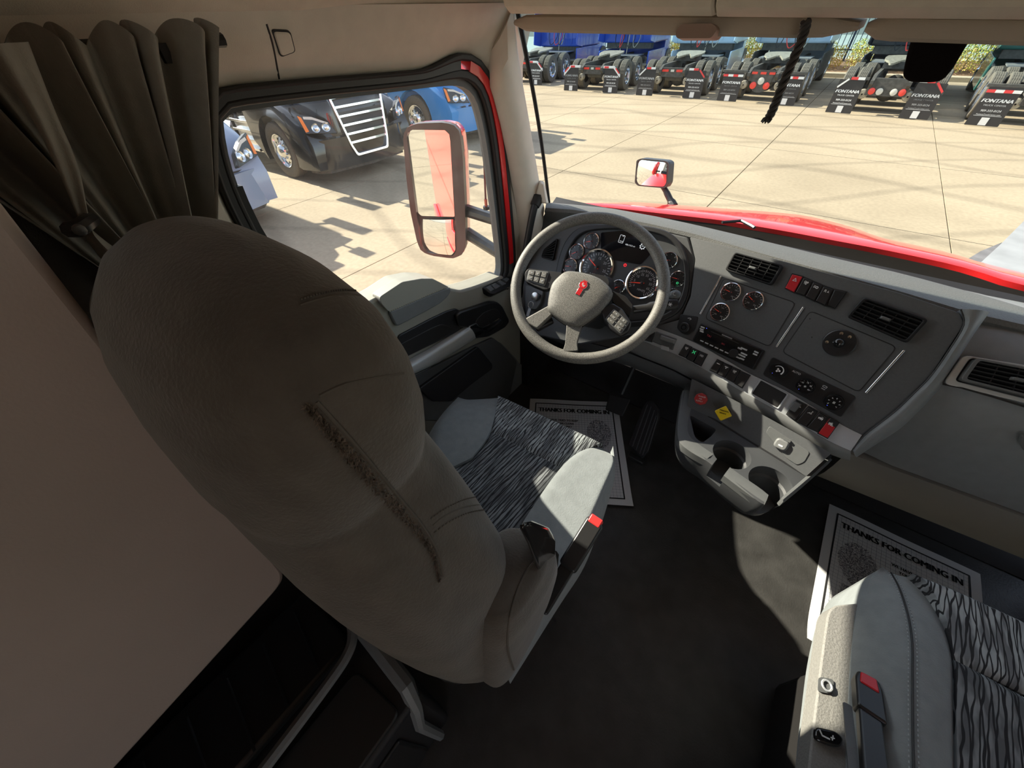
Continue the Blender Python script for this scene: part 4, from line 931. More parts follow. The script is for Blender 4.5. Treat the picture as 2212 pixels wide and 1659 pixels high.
# open cubby in the strip
cq = PF.pxs(z3((1140, 522), (1375, 648), (1290, 770), (1058, 640)), L6); cc = V(cen(cq)).to_2d()
cb = part('cubby', MB().prism(PF, [tuple(cc+(V(p).to_2d()-cc)*.90) for p in cq], .004, .0072), M['rubber'], D)
part('cubby_rim', MB().ring(PF, rpoly(cq, .003), rpoly([tuple(cc+(V(p).to_2d()-cc)*.90) for p in cq], .003), .002, .0095), M['silver'], cb, bev=.001)
# trailer brake lever
tb_ = part('brake_lever_housing', MB().prism(PF, PF.pxs(z3((290, 135), (460, 195), (425, 290), (250, 215)), .008), .0, .008), M['dash_mid'], D, bev=.003)
part('brake_lever', MB().prism(PF, rpoly(PF.pxs(z3((325, 160), (455, 205), (440, 240), (310, 200)), .016), .004), .008, .020, .12), M['grey_plastic'], tb_, bev=.003)
part('brake_lever_stop', MB().prism(PF, PF.pxs(z3((335, 245), (400, 265), (395, 300), (330, 280)), .006), .004, .010), M['silver'], tb_, bev=.002)
rocker(PF, z3((225, 175), (285, 140), (260, 225), (180, 205)), D, None, lift=.004)

# radio and climate unit slide in: things of their own
rd = thing('car_radio', 'black radio with red display set in the centre panel', 'radio', PF.pt(*PF.px((1575, 748))))
rq = PF.pxs(z2((118, 615), (602, 822), (520, 968), (55, 745)))
part('surround', MB().prism(PF, rpoly(rq, .005), -.03, .003), M['rubber'], rd, bev=.001)
cc = V(cen(rq)).to_2d(); rin = [tuple(cc+(V(p).to_2d()-cc)*s) for p, s in zip(rq, (.95, .95, .95, .95))]
face = part('faceplate', MB().prism(PF, rpoly(rin, .003), .003, .009), M['gloss_black'], rd, bev=.001)
P = [V(p).to_2d() for p in rin]
def rp(s, t): return P[0].lerp(P[1], s).lerp(P[3].lerp(P[2], s), t)
ran = math.atan2((P[1]-P[0]).y, (P[1]-P[0]).x)
def rbtn(name, s, t, w, h, m, lift=.009, th=.001, par=None):
    c = rp(s, t); return part(name, MB().prism(PF.at(c.x, c.y, lift, ran), rrect(0, 0, w, h, .0008, 2), 0, th), M[m], par or face)
rbtn('disc_slot', .42, .16, .085, .0022, 'rubber')
rbtn('red_display', .36, .50, .100, .016, 'screen')
mb = MB(); c = rp(.20, .42); text(mb, PF.at(c.x, c.y, 0, ran), 'TA1', 0, 0, .008, .0102); c = rp(.45, .5); text(mb, PF.at(c.x, c.y, 0, ran), 'SRC', 0, 0, .006, .0102)
part('display_digits', mb, mat('dim red digits', (.30, .03, .04), .5, emit=.2), face, smooth=False)
mb = MB(); c = rp(.45, .085); text(mb, PF.at(c.x, c.y, 0, ran), 'KENWOOD', 0, 0, .0052, .0093, 1.1, bold=.02); part('lettering', mb, M['white'], face, smooth=False)
for k in range(6): rbtn('preset_button', .13+.085*k, .82, .011, .0032, 'print_grey')
for s, t in ((.045, .14), (.045, .26), (.06, .36)): rbtn('button', s, t, .012, .0042, 'print_grey')
for s, t, w in ((.70, .36, .012), (.755, .30, .018), (.79, .52, .018), (.775, .64, .02), (.74, .80, .014), (.80, .78, .012), (.93, .2, .012), (.93, .32, .012)): rbtn('button', s, t, w, .0042, 'print_grey')
c = rp(.655, .70); part('volume_knob', MB().lathe(PF.at(c.x, c.y, .009), [(.0125, 0), (.0125, .007), (.011, .009), (.0001, .009)], 24), M['satin_black'], face)
c = rp(.215, .12); part('blue_light', MB().lathe(PF.at(c.x-.02, c.y, .0092), [(.0012, 0), (.0001, .0006)], 8), M['glow_blue'], face)

hv = thing('climate_control', 'black climate control panel with three round dials', 'control panel', PF.pt(*PF.px((1745, 830))))
hq = PF.pxs(z2((650, 865), (1280, 1165), (1165, 1320), (578, 1000)))
hp = part('panel', MB().prism(PF, rpoly(hq, .007), -.02, .003), M['satin_black'], hv, bev=.0015)
HP = [V(p).to_2d() for p in hq]; han = math.atan2((HP[1]-HP[0]).y, (HP[1]-HP[0]).x)
for (zx, zy), marks in [((697, 968), 'fan'), ((897, 1088), 'temp'), ((1112, 1208), 'mode')]:
    c = PF.px(z2((zx, zy))[0], .012); f = PF.at(*c, .003, han)
    kn = part('dial', MB().lathe(f, [(.0215, 0), (.0205, .014), (.0185, .0165), (.0165, .0165), (.016, .0155), (.0001, .0155)], 36), M['gloss_black'], hp)
    mb = MB()
    if marks == 'fan':
        mb.tube([f.pt(.0125*math.cos(a), .0125*math.sin(a), .0158) for a in [R(150-k*12) for k in range(16)]], [.0004+.0001*k for k in range(16)], 5)
        for k in range(3): mb.lathe(f.at(.0035*math.cos(k*2.1), .0035*math.sin(k*2.1), .0157), [(.0026, 0), (.0026, .0004), (.0001, .0004)], 8)
    elif marks == 'temp':
        for k, s in enumerate(['60', '65', '72', '78', '84']): a = R(200-k*55); text(mb, f, s, .0115*math.cos(a), .0115*math.sin(a), .0052, .0159)
        for k in range(9): a = R(212-k*28); mb.lathe(f.at(.0152*math.cos(a), .0152*math.sin(a), .0156), [(.0006, 0), (.0001, .0006)], 6)
        for k in range(3): mb.box((0, 0, 0), (.006, .0008, .0005), f.at(0, 0, .0159, k*math.pi/3))
    else:
        for k in range(7):
            a = R(220-k*43); q = f.at(.0118*math.cos(a), .0118*math.sin(a), .0158, a)
            mb.tube([q.pt(-.0015, -.001, 0), q.pt(.0003, .0012, 0), q.pt(.0018, -.0008, 0)], .0005, 5)
        for k in (-1, 0, 1): mb.box((0, 0, 0), (.005, .001, .0005), f.at(0, k*.002, .0159, .1))
    part('markings', mb, M['white'], kn, smooth=False)
    part('dial_light', MB().lathe(f.at(.0152*math.cos(R(240)), .0152*math.sin(R(240)), .0156), [(.0009, 0), (.0001, .0006)], 8), M['glow_blue'], kn)
mb = MB(); c = PF.px(z2((832, 985))[0]); text(mb, PF.at(*c, 0, han), 'AUTO', 0, 0, .0075, .0032); c = PF.px(z2((1040, 1095))[0]); f = PF.at(*c, .0032, han)
mb.ring(f, rrect(0, .002, .010, .005, .0022), rrect(0, .002, .0085, .0036, .0016), 0, .0004); text(mb, PF.at(*c, 0, han), 'MAX', 0, -.005, .0042, .0032)
part('lettering', mb, M['white'], hp, smooth=False)
# round ball-mount base screwed to the blank panel
rm = thing('phone_mount_base', 'round black ball mount base screwed to the blank panel', 'mount', PF.pt(*PF.px(z2((1150, 765))[0])))
c = PF.px(z2((1150, 765))[0], .004); f = PF.at(*c, .0016)
bs_ = part('disc', MB().lathe(f, [(.034, 0), (.034, .004), (.032, .0055), (.0001, .0055)], 40), M['satin_black'], rm)
part('neck', MB().lathe(f, [(.012, .005), (.008, .009), (.007, .016)], 20), M['satin_black'], bs_)
part('ball', MB().ball((0, 0, .020), .0125, 20, fr=f), M['gloss_black'], bs_)
for k in range(8):
    a = R(22+k*45)
    if k in (1, 2, 4): 
        s = part('screw', MB().lathe(f.at(.0245*math.cos(a), .0245*math.sin(a), .0055), [(.0045, 0), (.004, .0016), (.0001, .002)], 14), M['chrome'], bs_)
    else: part('hole', MB().lathe(f.at(.0245*math.cos(a), .0245*math.sin(a), .0055), [(.0032, .0002), (.0001, .0003)], 12), M['rubber'], bs_)

# ------------------------------------------------------------------ passenger side of the dash
prof = [(1.40, .850), (1.235, .874), (1.195, .873), (1.155, .855), (1.12, .826), (1.098, .80), (1.076, .776), (1.062, .735), (1.054, .66), (1.048, .58), (1.049, .535), (1.054, .505), (1.068, .498)]
rows = []
for k in range(13):
    t = k/12; x = .232+(1.02-.232)*t; e = .03*max(0, 1-k/1.0)
    rows.append([V((x+(.02 if k == 0 else 0)*((z-.5)/.3 if z < .8 else .2), y+.000*t+e*.4, z+.04*t*(1 if z < .6 else .5))) for y, z in prof])
part('glove_box_lid', MB().loft([[*r, r[-1]+V((0, .25, 0)), r[0]+V((0, 0, -.3))] for r in rows]), M['glove'], D, ang=50, bev=.0)
prof2 = [(1.072, .496), (1.058, .488), (1.055, .465), (1.060, .42), (1.072, .37), (1.092, .325), (1.12, .296), (1.17, .28), (1.40, .30), (1.40, .496)]
rows = []
for k in range(13):
    t = k/12; x = .205+(1.02-.205)*t
    rows.append([V((x+.0*k, y, z+.045*t)) for y, z in prof2])
part('knee_panel', MB().loft(rows), mat('knee panel', (.245, .235, .205), .5, bump=.15, bscale=600), D, ang=50)
RF = Fr(V((.25, 1.095, .80)), (1, 0, .02), V((0, .045, .05)))
RF = Fr(RF.o, RF.u, RF.v)
vq = z6((958, 528), (1560, 640), (1560, 845), (858, 668))
vent(RF, vq, D, 4, 5, 'vent', 'dash_mid', True, .006)
part('vent_surround', MB().ring(RF, rpoly(RF.pxs(z6((905, 503), (1580, 615), (1580, 880), (775, 690)), .004), .012), rpoly(RF.pxs(z6((950, 522), (1565, 636), (1565, 852), (850, 672)), .004), .008), -.01, .006), M['silver_grey'], D, bev=.003)
ps = [onY(p, 1.068) for p in z6((775, 692), (900, 718), (1100, 775), (1303, 838), (1600, 935))]
part('lid_seam', MB().tube(ps, .0022, 6), M['rubber'], D)
LF = Fr(V((.55, 1.046, .60)), (1, 0, 0), (0, .0, 1))
part('latch_recess', MB().prism(LF, rpoly(LF.pxs(z6((1262, 1065), (1280, 1020), (1330, 1030), (1360, 1120), (1300, 1130)), 0), .01), -.004, .003), M['dash_mid'], D, bev=.003)
# structure under the dash so nothing shows through
part('under_dash', MB().loft([[V((x, 1.42, .86)), V((x, 1.30, .80)), V((x, 1.24, .66)), V((x, 1.20, .56)), V((x, 1.32, .44)), V((x, 1.42, .44))] for x in (-1.0, -.6, -.3, 0, .3, .6, 1.0)]), M['dash_dark'], D)
part('knee_bolster', MB().loft([[PF.pt(*PF.px(p, -.03), -.03), PF.pt(*PF.px(p, -.03), -.07), PF.pt(*PF.px(p, -.03), -.03)+V((0, .12, -.13)), PF.pt(*PF.px(p, -.03), -.03)+V((0, .05, -.10)), PF.pt(*PF.px(p, -.03), -.03)+V((0, .005, -.035))] for p in [(1140, 690), (1250, 735), (1356, 762), (1452, 800), (1530, 842)]]), M['dash_mid'], D, ang=50)
# ------------------------------------------------------------------ steering wheel and column
_th, _ph = R(49.76), R(15.97)
_n = V((math.sin(_ph)*math.cos(_th), -math.cos(_ph)*math.cos(_th), math.sin(_th)))
_wc = V((-.598, .95, .804)); _u0 = V((0, 0, 1)).cross(_n).normalized()*1
SWF0 = Fr(_wc, _u0, _n.cross(_u0))
e0_, e1_ = V(SWF0.px((1244, 643))), V(SWF0.px((1268, 603))); rot = math.atan2((e1_-e0_).y, (e1_-e0_).x)-math.pi/2
SWF = SWF0.at(0, 0, 0, rot)
SW_ = thing('steering_wheel', 'worn grey steering wheel with button spokes and red hub emblem', 'steering wheel', _wc)
rm_, tr = .2195, .0172
rim = MB().lathe(SWF, [(rm_+tr*math.cos(a), tr*.95*math.sin(a)) for a in [2*math.pi*k/18 for k in range(19)]], 90)
part('rim', rim, M['wheel'], SW_)
hubp = [V(SWF.px(p, .022)).to_2d() for p in z1((575, 640), (640, 632), (760, 650), (890, 695), (985, 775), (1012, 840), (960, 935), (900, 1005), (730, 1125), (665, 1140), (590, 1118), (455, 1022), (418, 965), (450, 770), (515, 685))]
hs_ = [tuple(p)[:2] for p in resample(spline([(*p, 0) for p in hubp], 5, True), 60, True)]; hc = V((sum(p[0] for p in hs_)/60, sum(p[1] for p in hs_)/60))
def sc(f): return [tuple(hc+(V(p)-hc)*f) for p in hs_]
hub = part('hub_pad', MB().loft([[SWF.pt(*p, c) for p in sc(f)] for f, c in [(.80, -.035), (.97, -.022), (1.0, .0), (.985, .012), (.955, .019), (.88, .0235), (.6, .027), (.2, .028), (.01, .028)]]), M['wheel'], SW_, ang=80)
part('hub_gap', MB().loft([[SWF.pt(*p, c) for p in sc(f)] for f, c in [(1.012, -.006), (1.012, -.001)]]), M['rubber'], SW_)
# maker's emblem: disc with two letters, three rays above and a fluted stem below
EF = SWF.at(*SWF.px((1256, 622), .029), .0275); es = .0105
def eu(x, y): return (x*es, y*es)
outl = [eu(1.28*math.cos(a), 1.0+1.15*math.sin(a)) for a in [R(-62+k*304/22) for k in range(23)]]
outl = [eu(.66, -.05)]+outl[1:-1]+[eu(-.66, -.05)]
oo = [eu(.72, -2.25), eu(.72, -.1)]+[eu(1.22*math.cos(a), .95+1.15*math.sin(a)) for a in [R(-58+k*(296)/20) for k in range(21)]]+[eu(-.72, -.1), eu(-.72, -2.25)]
em = part('emblem', MB().prism(EF, oo, -.002, .0018), M['chrome'], hub, bev=.0005)
mbr = MB()
mbr.lathe(EF.at(0, .95*es, .002), [(.86*es, 0), (.86*es, .0008), (.0001, .0010)], 24)
mbr.ring(EF, [eu(1.14*math.cos(a), .95+1.07*math.sin(a)) for a in [2*math.pi*k/28 for k in range(28)]], [eu(.96*math.cos(a), .95+.94*math.sin(a)) for a in [2*math.pi*k/28 for k in range(28)]], .0016, .0026)
for x in (-.5, -.17, .17, .5): mbr.prism(EF, rrect(x*es, -1.2*es, .24*es, 1.9*es, .0004), .0016, .0028)
for x in (-.45, 0, .45): mbr.prism(EF, rrect(x*es, 2.12*es, .22*es, .5*es, .0004), .0, .0026)
part('emblem_enamel', mbr, M['emblem_red'], SW_)
mb = MB(); text(mb, EF, 'K', -.18*es, 1.15*es, 1.0*es, .0031, .8, 0, .03); text(mb, EF, 'W', .2*es, .72*es, 1.0*es, .0031, .8, 0, .03); part('emblem_letters', mb, M['white'], SW_, smooth=False)
def spoke(pxs, c0, c1, m, name='spoke', lift=.008):
    return part(name, MB().prism(SWF, rpoly([SWF.px(p, lift) for p in pxs], .006, 3), c0, c1), M[m], SW_, bev=.004)
spoke(z1((560, 660), (255, 622), (222, 665), (226, 735), (300, 775), (395, 815), (450, 800)), -.014, .010, 'dash_dark')
spoke(z1((440, 950), (225, 1070), (262, 1120), (330, 1165), (470, 1035)), -.010, .010, 'wheel')
spoke(z1((600, 1105), (585, 1300), (560, 1370), (700, 1360), (690, 1290), (740, 1110)), -.010, .012, 'wheel')
spoke(z1((900, 980), (1010, 930), (1100, 985), (1180, 1110), (1150, 1190), (1080, 1225), (990, 1165), (930, 1080)), -.014, .010, 'dash_dark')
spoke(z1((985, 820), (1130, 880), (1190, 960), (1160, 1060), (1010, 930)), -.040, -.012, 'satin_black', 'column_stalk_cover', -.02)
spoke(z1((300, 1135), (400, 1080), (460, 1050), (480, 1100), (330, 1180)), -.03, -.008, 'satin_black', 'spoke_backing', -.01)
def keypad(o, u, w_, h_, cols, rows, name):
    """o: the four photo corners; a raised pad of worn keys"""
    q = [V(SWF.px(p, .012)).to_2d() for p in o]; cc = (q[0]+q[1]+q[2]+q[3])/4
    pd = part(name, MB().prism(SWF, rpoly([tuple(p) for p in q], .007, 4), .004, .0125, .04), M['dash_mid'], SW_, bev=.002)
    mb = MB()
    for i in range(cols):
        for j in range(rows):
            def b(s, t): return q[0].lerp(q[1], s).lerp(q[3].lerp(q[2], s), t)
            s0, s1, t0, t1 = (i+.1)/cols, (i+.9)/cols, (j+.06)/rows, (j+.94)/rows
            s0, s1, t0, t1 = [.06+.88*k for k in (s0, s1, t0, t1)]
            part('key', MB().prism(SWF, rpoly([tuple(b(s0, t0)), tuple(b(s1, t0)), tuple(b(s1, t1)), tuple(b(s0, t1))], .0025, 3), .011, .0152, .08), M['wheel'], pd, bev=.0008)
            c = b((s0+s1)/2, (t0+t1)/2); d = (q[1]-q[0]); an = math.atan2(d.y, d.x)
            f = SWF.at(c.x, c.y, .0155, an); k = (i*3+j) % 4
            if k == 0: mb.box((0, 0, 0), (.005, .0012, .0005), f); mb.box((0, 0, 0), (.0012, .005, .0005), f)
            elif k == 1: mb.ring(f, rrect(0, 0, .006, .004, .001, 2), rrect(0, 0, .0042, .0022, .0006, 2), 0, .0005)
            elif k == 2: mb.box((0, 0, 0), (.0055, .0012, .0005), f)
            else: mb.lathe(f, [(.0012, 0), (.0012, .0005), (.0025, .0005), (.0025, 0)], 10)
    part('key_symbols', mb, M['print_grey'], pd, smooth=False)
keypad(z1((258, 628), (445, 648), (405, 785), (232, 728)), 0, 0, 0, 3, 2, 'button_pad')
keypad(z1((1020, 975), (1165, 1105), (1085, 1215), (935, 1075)), 0, 0, 0, 2, 3, 'button_pad')
col_ = thing('steering_column', 'dark steering column shroud behind the wheel', 'column', SWF.pt(0, 0, -.2))
part('shroud', MB().loft([[SWF0.pt(a, b, c) for a, b in rrect(0, 0, w_, h_, .03, 4)] for c, w_, h_ in [(-.03, .12, .11), (-.06, .15, .13), (-.14, .15, .13), (-.24, .13, .12)]]), M['dash_dark'], col_)
st_ = thing('shift_stalk', 'multi function stalk on the right of the steering column', 'stalk', onP((1400, 665), SWF.pt(0, 0, -.045), _n))
SF = Fr(SWF0.pt(0, 0, -.045), SWF0.u, SWF0.v)
A, B = V(SF.px(z1((1195, 990))[0])).to_2d(), V(SF.px(z1((1600, 935))[0])).to_2d(); d = (B-A); an = math.atan2(d.y, d.x); fS = SF.at(A.x, A.y, 0, an); L = d.length
part('lever', MB().loft([[fS.pt(L*s, h*math.cos(a), .7*h*math.sin(a)) for a in [2*math.pi*k/16 for k in range(16)]] for s, h in [(0, .012), (.3, .012), (.38, .016), (.9, .0195), (.97, .017), (1.0, .010)]]), M['satin_black'], st_)
part('end_cap', MB().ball((L*.94, .026, .004), .016, 14, (1.1, .9, .7), fS), M['dash_mid'], st_)
mb = MB(); mb.lathe(fS.at(L*.93, .026, .0135), [(.003, 0), (.003, .0008), (.0055, .0008), (.0055, 0)], 14)
for k in range(3): mb.box((0, 0, 0), (.012, .0016, .0006), fS.at(L*.80, -.004, .0135, R(40+60*k)))
part('stalk_symbols', mb, M['white'], st_, smooth=False)
# ignition lock and key on the left
IF = Fr(CF.pt(*CF.px((1152, 640)), .01), CF.u, CF.v)
ig = thing('ignition_lock', 'silver ignition lock with a key left of the column', 'ignition lock', IF.o)
part('plate', MB().prism(IF, rpoly(IF.pxs(z1((235, 770), (290, 785), (395, 820), (370, 930), (330, 990), (255, 985), (232, 900))), .008), -.01, .006), M['dash_mid'], ig, bev=.002)
c = IF.px(z1((325, 875))[0]); part('barrel', MB().lathe(IF.at(*c, .006), [(.017, 0), (.016, .007), (.011, .009), (.0001, .009)], 24), M['key'], ig)
k0 = IF.px(z1((340, 870))[0], .012); k1 = IF.px(z1((275, 920))[0], .03)
part('key_head', MB().prism(Fr(IF.pt(*k0, .012), IF.u+IF.n*.4, IF.v), rrect(-.004, 0, .030, .020, .008), -.002, .002), M['satin_black'], ig, bev=.001)
part('key_ring', MB().tube([IF.pt(k1[0]+.011*math.cos(a), k1[1]-.012+.013*math.sin(a), .022) for a in [2*math.pi*k/16 for k in range(16)]], .0013, 6, closed=True), M['key'], ig)
part('key_tag', MB().prism(Fr(IF.pt(k1[0], k1[1]-.03, .02), IF.u, IF.v), rrect(0, -.012, .012, .034, .004), -.001, .001), M['silver'], ig)

# ------------------------------------------------------------------ pedals
pd = thing('accelerator_pedal', 'long ribbed black accelerator pedal standing on the floor', 'pedal', onZ((1385, 985), 0))
pq = [onZ((1362, 965), .02), onZ((1388, 992), .02), onY((1420, 905), 1.16), onY((1412, 872), 1.19), onY((1396, 868), 1.20)]
PFm = Fr(pq[0], pq[1]-pq[0], pq[4]-pq[0])
pp = [PFm.px(p) for p in [(1358, 960), (1386, 992), (1400, 975), (1422, 900), (1421, 880), (1412, 868), (1398, 866), (1388, 880)]]
tread = part('tread', MB().prism(PFm, rpoly(pp, .008), -.014, 0), M['dash_dark'], pd, bev=.003)
for a, b in [((1366, 966), (1400, 872)), ((1374, 974), (1408, 876)), ((1382, 982), (1415, 884)), ((1388, 985), (1419, 896))]:
    A, B = V(PFm.px(a)).to_2d(), V(PFm.px(b)).to_2d(); d = B-A; m = (A+B)/2
    part('rib', MB().prism(PFm.at(m.x, m.y, 0, math.atan2(d.y, d.x)), rrect(0, 0, d.length*.96, .0035, .001), 0, .003), M['dash'], tread)
part('hinge', MB().box(tuple(onZ((1374, 990), .01)), (.07, .03, .02)), M['rubber'], pd, bev=.004)
bp = thing('brake_pedal', 'square black brake pedal hanging above the driver floor paper', 'pedal', onY((1335, 868), 1.24))
bq = [onY(p, y) for p, y in [((1307, 885), 1.20), ((1345, 900), 1.20), ((1362, 862), 1.25), ((1316, 850), 1.25)]]
part('pad', MB().hexa([q+V((0, .012, -.012)) for q in bq], bq), M['rubber'], bp, bev=.005)
part('arm', MB().tube([(bq[2]+bq[3])/2+V((0, .02, 0)), V((-.50, 1.36, .30)), V((-.50, 1.34, .55))], .011, 8), M['dash_dark'], bp)

# ------------------------------------------------------------------ cup holder console
K = thing('cup_holder_console', 'grey console tray with two cup holders below the dash', 'console', (-.02, .9, .4))
ZT = .50
out_px = [(1483, 828), (1474, 845), (1463, 920), (1466, 955), (1490, 977), (1523, 996), (1558, 1024), (1592, 1052), (1626, 1078), (1648, 1094), (1672, 1094), (1698, 1080), (1746, 1040), (1796, 995), (1788, 975)]
op = [tuple(onZ(p, ZT))[:2] for p in out_px]
op = [(op[0][0]+.0, 1.16)]+op[1:-1]+[(op[-1][0]+.01, 1.10)]
op = rpoly(op, .03, 4)
ccx = V((sum(p[0] for p in op)/len(op), sum(p[1] for p in op)/len(op)))
body = MB()
body.loft([[V((*(V((ccx.x, 1.06))+(V(p)-V((ccx.x, 1.06)))*f), z)) for p in op] for f, z in [(.74, .355), (.86, .375), (.95, .42), (.99, .465), (1.0, .492), (.995, ZT+.004), (.98, ZT+.006)]])
cut = []
def cup(p, r):
    c = onZ(p, ZT); cut.append(MB().lathe(Fr((c.x, c.y, ZT-.082), (1, 0, 0), (0, 1, 0)), [(r*.86, 0), (r*.9, .05), (r, .055), (r, .2)], 32, cap=True)); return c
c1 = cup((1579, 984), .049); c2 = cup((1662, 1046), .052)
for c, a, b in ((c1, (1548, 1024), (1540, 1000)), (c2, (1668, 1088), (1668, 1060))):
    e = onZ(a, ZT); d = (V((e.x, e.y))-V((c.x, c.y))); d.normalize(); s = V((-d.y, d.x))
    m = V((c.x, c.y))+d*.062; cut.append(MB().prism(Fr((m.x, m.y, ZT-.055), (d.x, d.y, 0), (s.x, s.y, 0)), rrect(0, 0, .09, .042, .006), 0, .2))
cb_ = [tuple(onZ(p, ZT))[:2] for p in z3((560, 825), (780, 945), (735, 1000), (660, 1055), (600, 1005))]
cut.append(MB().prism(WORLD, rpoly(cb_, .010), ZT-.06, ZT+.1))
part('tray', boolean(body, cut), M['tray'], K, bev=.003, ang=40, bs=1)
# raised front rim in lighter grey
inr = [tuple(onZ(p, ZT))[:2] for p in [(1500, 850), (1494, 878), (1484, 918), (1488, 944), (1508, 962), (1540, 984)]]
otr = [tuple(onZ(p, ZT))[:2] for p in [(1474, 845), (1468, 880), (1463, 920), (1466, 955), (1490, 977), (1523, 996)]]
def rimband(o, i, name):
    rows = []
    for a, b in zip(resample(spline([(*p, 0) for p in o], 5), 24), resample(spline([(*p, 0) for p in i], 5), 24)):
        m = a.lerp(b, .4)
        rows.append([V((a.x, a.y, ZT-.02)), V((a.x, a.y, ZT+.004)), V((m.x, m.y, ZT+.0085)), V((b.x, b.y, ZT+.006)), V((b.x, b.y, ZT-.02))])
    part(name, MB().loft(rows), M['dash_mid'], K, ang=60)
rimband(otr, inr, 'rim')
rimband([tuple(onZ(p, ZT))[:2] for p in [(1562, 1029), (1592, 1052), (1626, 1077), (1650, 1092)]], [tuple(onZ(p, ZT))[:2] for p in [(1575, 1012), (1603, 1032), (1638, 1056), (1658, 1072)]], 'rim')
rimband([tuple(onZ(p, ZT))[:2] for p in [(1690, 1086), (1698, 1080), (1746, 1040), (1796, 995)]], [tuple(onZ(p, ZT))[:2] for p in [(1686, 1078), (1694, 1070), (1738, 1032), (1782, 992)]], 'rim')
# sloping valve panel between tray and lip
tl = [onZ(p, ZT+.004) for p in [(1484, 880), (1547, 910), (1632, 963), (1693, 1000), (1740, 1030)]]
tu = [onZ(p, .575) for p in [(1492, 822), (1560, 856), (1650, 903), (1720, 942), (1795, 985)]]
tu = [V((p.x, p.y+.01, .575)) for p in tu]
rows = [[*[a.lerp(b, s)+V((0, 0, .0)) for s in (0, .08, .3, .6, 1)]] for a, b in zip(resample(tl, 16), resample(tu, 16))]
part('valve_panel', MB().slab(rows, (0, .03, -.03)), M['dash'], K, ang=60)
VF = Fr(tl[2], tl[3]-tl[1], tu[2]-tl[2])
part('panel_fold', MB().tube([VF.pt(*VF.px(p, .0), .001) for p in [(1484, 876), (1547, 908), (1632, 961), (1693, 998), (1736, 1028)]], .0025, 6), M['dash_dark'], K)
def valve(p, kind, mt, txt):
    f0 = VF.at(*VF.px(p, .03), .0); f = AX(f0.pt(0, 0, .03), VF.n+(CAM-f0.o).normalized()*.7)
    vv = part(kind, MB().tube([f0.pt(0, 0, .0)-VF.n*.004, f.o-f.n*.006], [.009, .007], 12), M[mt], K, label=None)
    poly = circ(0, 0, .019, 8, math.pi/8) if kind == 'trailer_valve_knob' else rpoly(circ(0, 0, .024, 4, .22), .004)
    kb = part('button', MB().prism(f, poly, -.006, .007, .06), M[mt], vv, bev=.002)
    mb = MB()
    for k, s in enumerate(txt): text(mb, f, s, 0, .008-.0075*k, .0058, .0078, 1, .25, .02)
    part('lettering', mb, M['white'] if 'red' in mt else M['print_black'], vv, smooth=False)
    part('collar', MB().lathe(Fr(f0.o, f0.u, f0.v), [(.016, 0), (.014, .006), (.010, .007)], 16), M['rubber'], vv)
valve((1514, 862), 'trailer_valve_knob', 'valve_red', ['TRAILER', 'AIR', 'SUPPLY'])
valve((1562, 893), 'parking_brake_knob', 'valve_yellow', ['PARKING', 'BRAKE'])
dr = rpoly([VF.px(p) for p in z3((1215, 905), (1500, 1090), (1545, 1120), (1500, 1200), (1440, 1225), (1350, 1165), (1185, 960))], .006)
ad = part('access_door', MB().prism(VF, dr, -.001, .0016), M['dash_mid'], K, bev=.001)
so_f = VF.at(*VF.px((1688, 960), .005), .001, .1)
part('socket_cap', MB().prism(so_f, rrect(0, 0, .034, .030, .011, 5), 0, .010, .12), M['grey_plastic'], ad, bev=.003)
part('socket_hinge', MB().prism(so_f, rrect(.006, .017, .016, .006, .001), 0, .008), M['dash_mid'], ad)
part('socket_mark', MB().prism(so_f, rrect(0, -.003, .011, .004, .001), .0098, .0106), M['white'], ad)

# ------------------------------------------------------------------ driver door panel
XD = -1.012
DF = Fr((XD, 0, 0), (0, 1, 0), (0, 0, 1))
def z4(*ps): return [(820+x*.20492, 560+y*.20492) for x, y in ps]
door = struct('door_1', MB().prism(DF, rpoly(DF.pxs([(700, 700), (770, 668), (822, 640), (868, 609), (905, 601), (936, 602), (955, 612), (976, 624), (996, 628), (1024, 620), (1060, 607), (1086, 596), (1102, 604), (1110, 640), (1120, 690), (1136, 745), (1141, 800), (1140, 850), (1128, 900), (1080, 960), (900, 980), (740, 920)]), .012), -.075, 0), mat('door lining', (.33, .325, .28), .55, bump=.15, bscale=500, var=.03), bev=.008)
def dpart(name, pxs, c0, c1, m, r=.008, parent=door, bev=.003, **k):
    return part(name, MB().prism(DF, rpoly(DF.pxs(pxs, c1), r), c0, c1), M[m] if isinstance(m, str) else m, parent, bev=bev, **k)
dpart('armrest_pad', z4((0, 400), (240, 240), (440, 205), (560, 205), (650, 250), (735, 296), (690, 310), (560, 360), (100, 556), (20, 470)), -.02, .014, mat('armrest vinyl', (.36, .355, .31), .5, bump=.1, bscale=300), .008, bev=.008)
dpart('armrest_side', z4((100, 556), (560, 362), (690, 312), (745, 300), (756, 335), (720, 400), (640, 470), (480, 560), (180, 715)), -.02, .011, 'glove', .012, bev=.006)
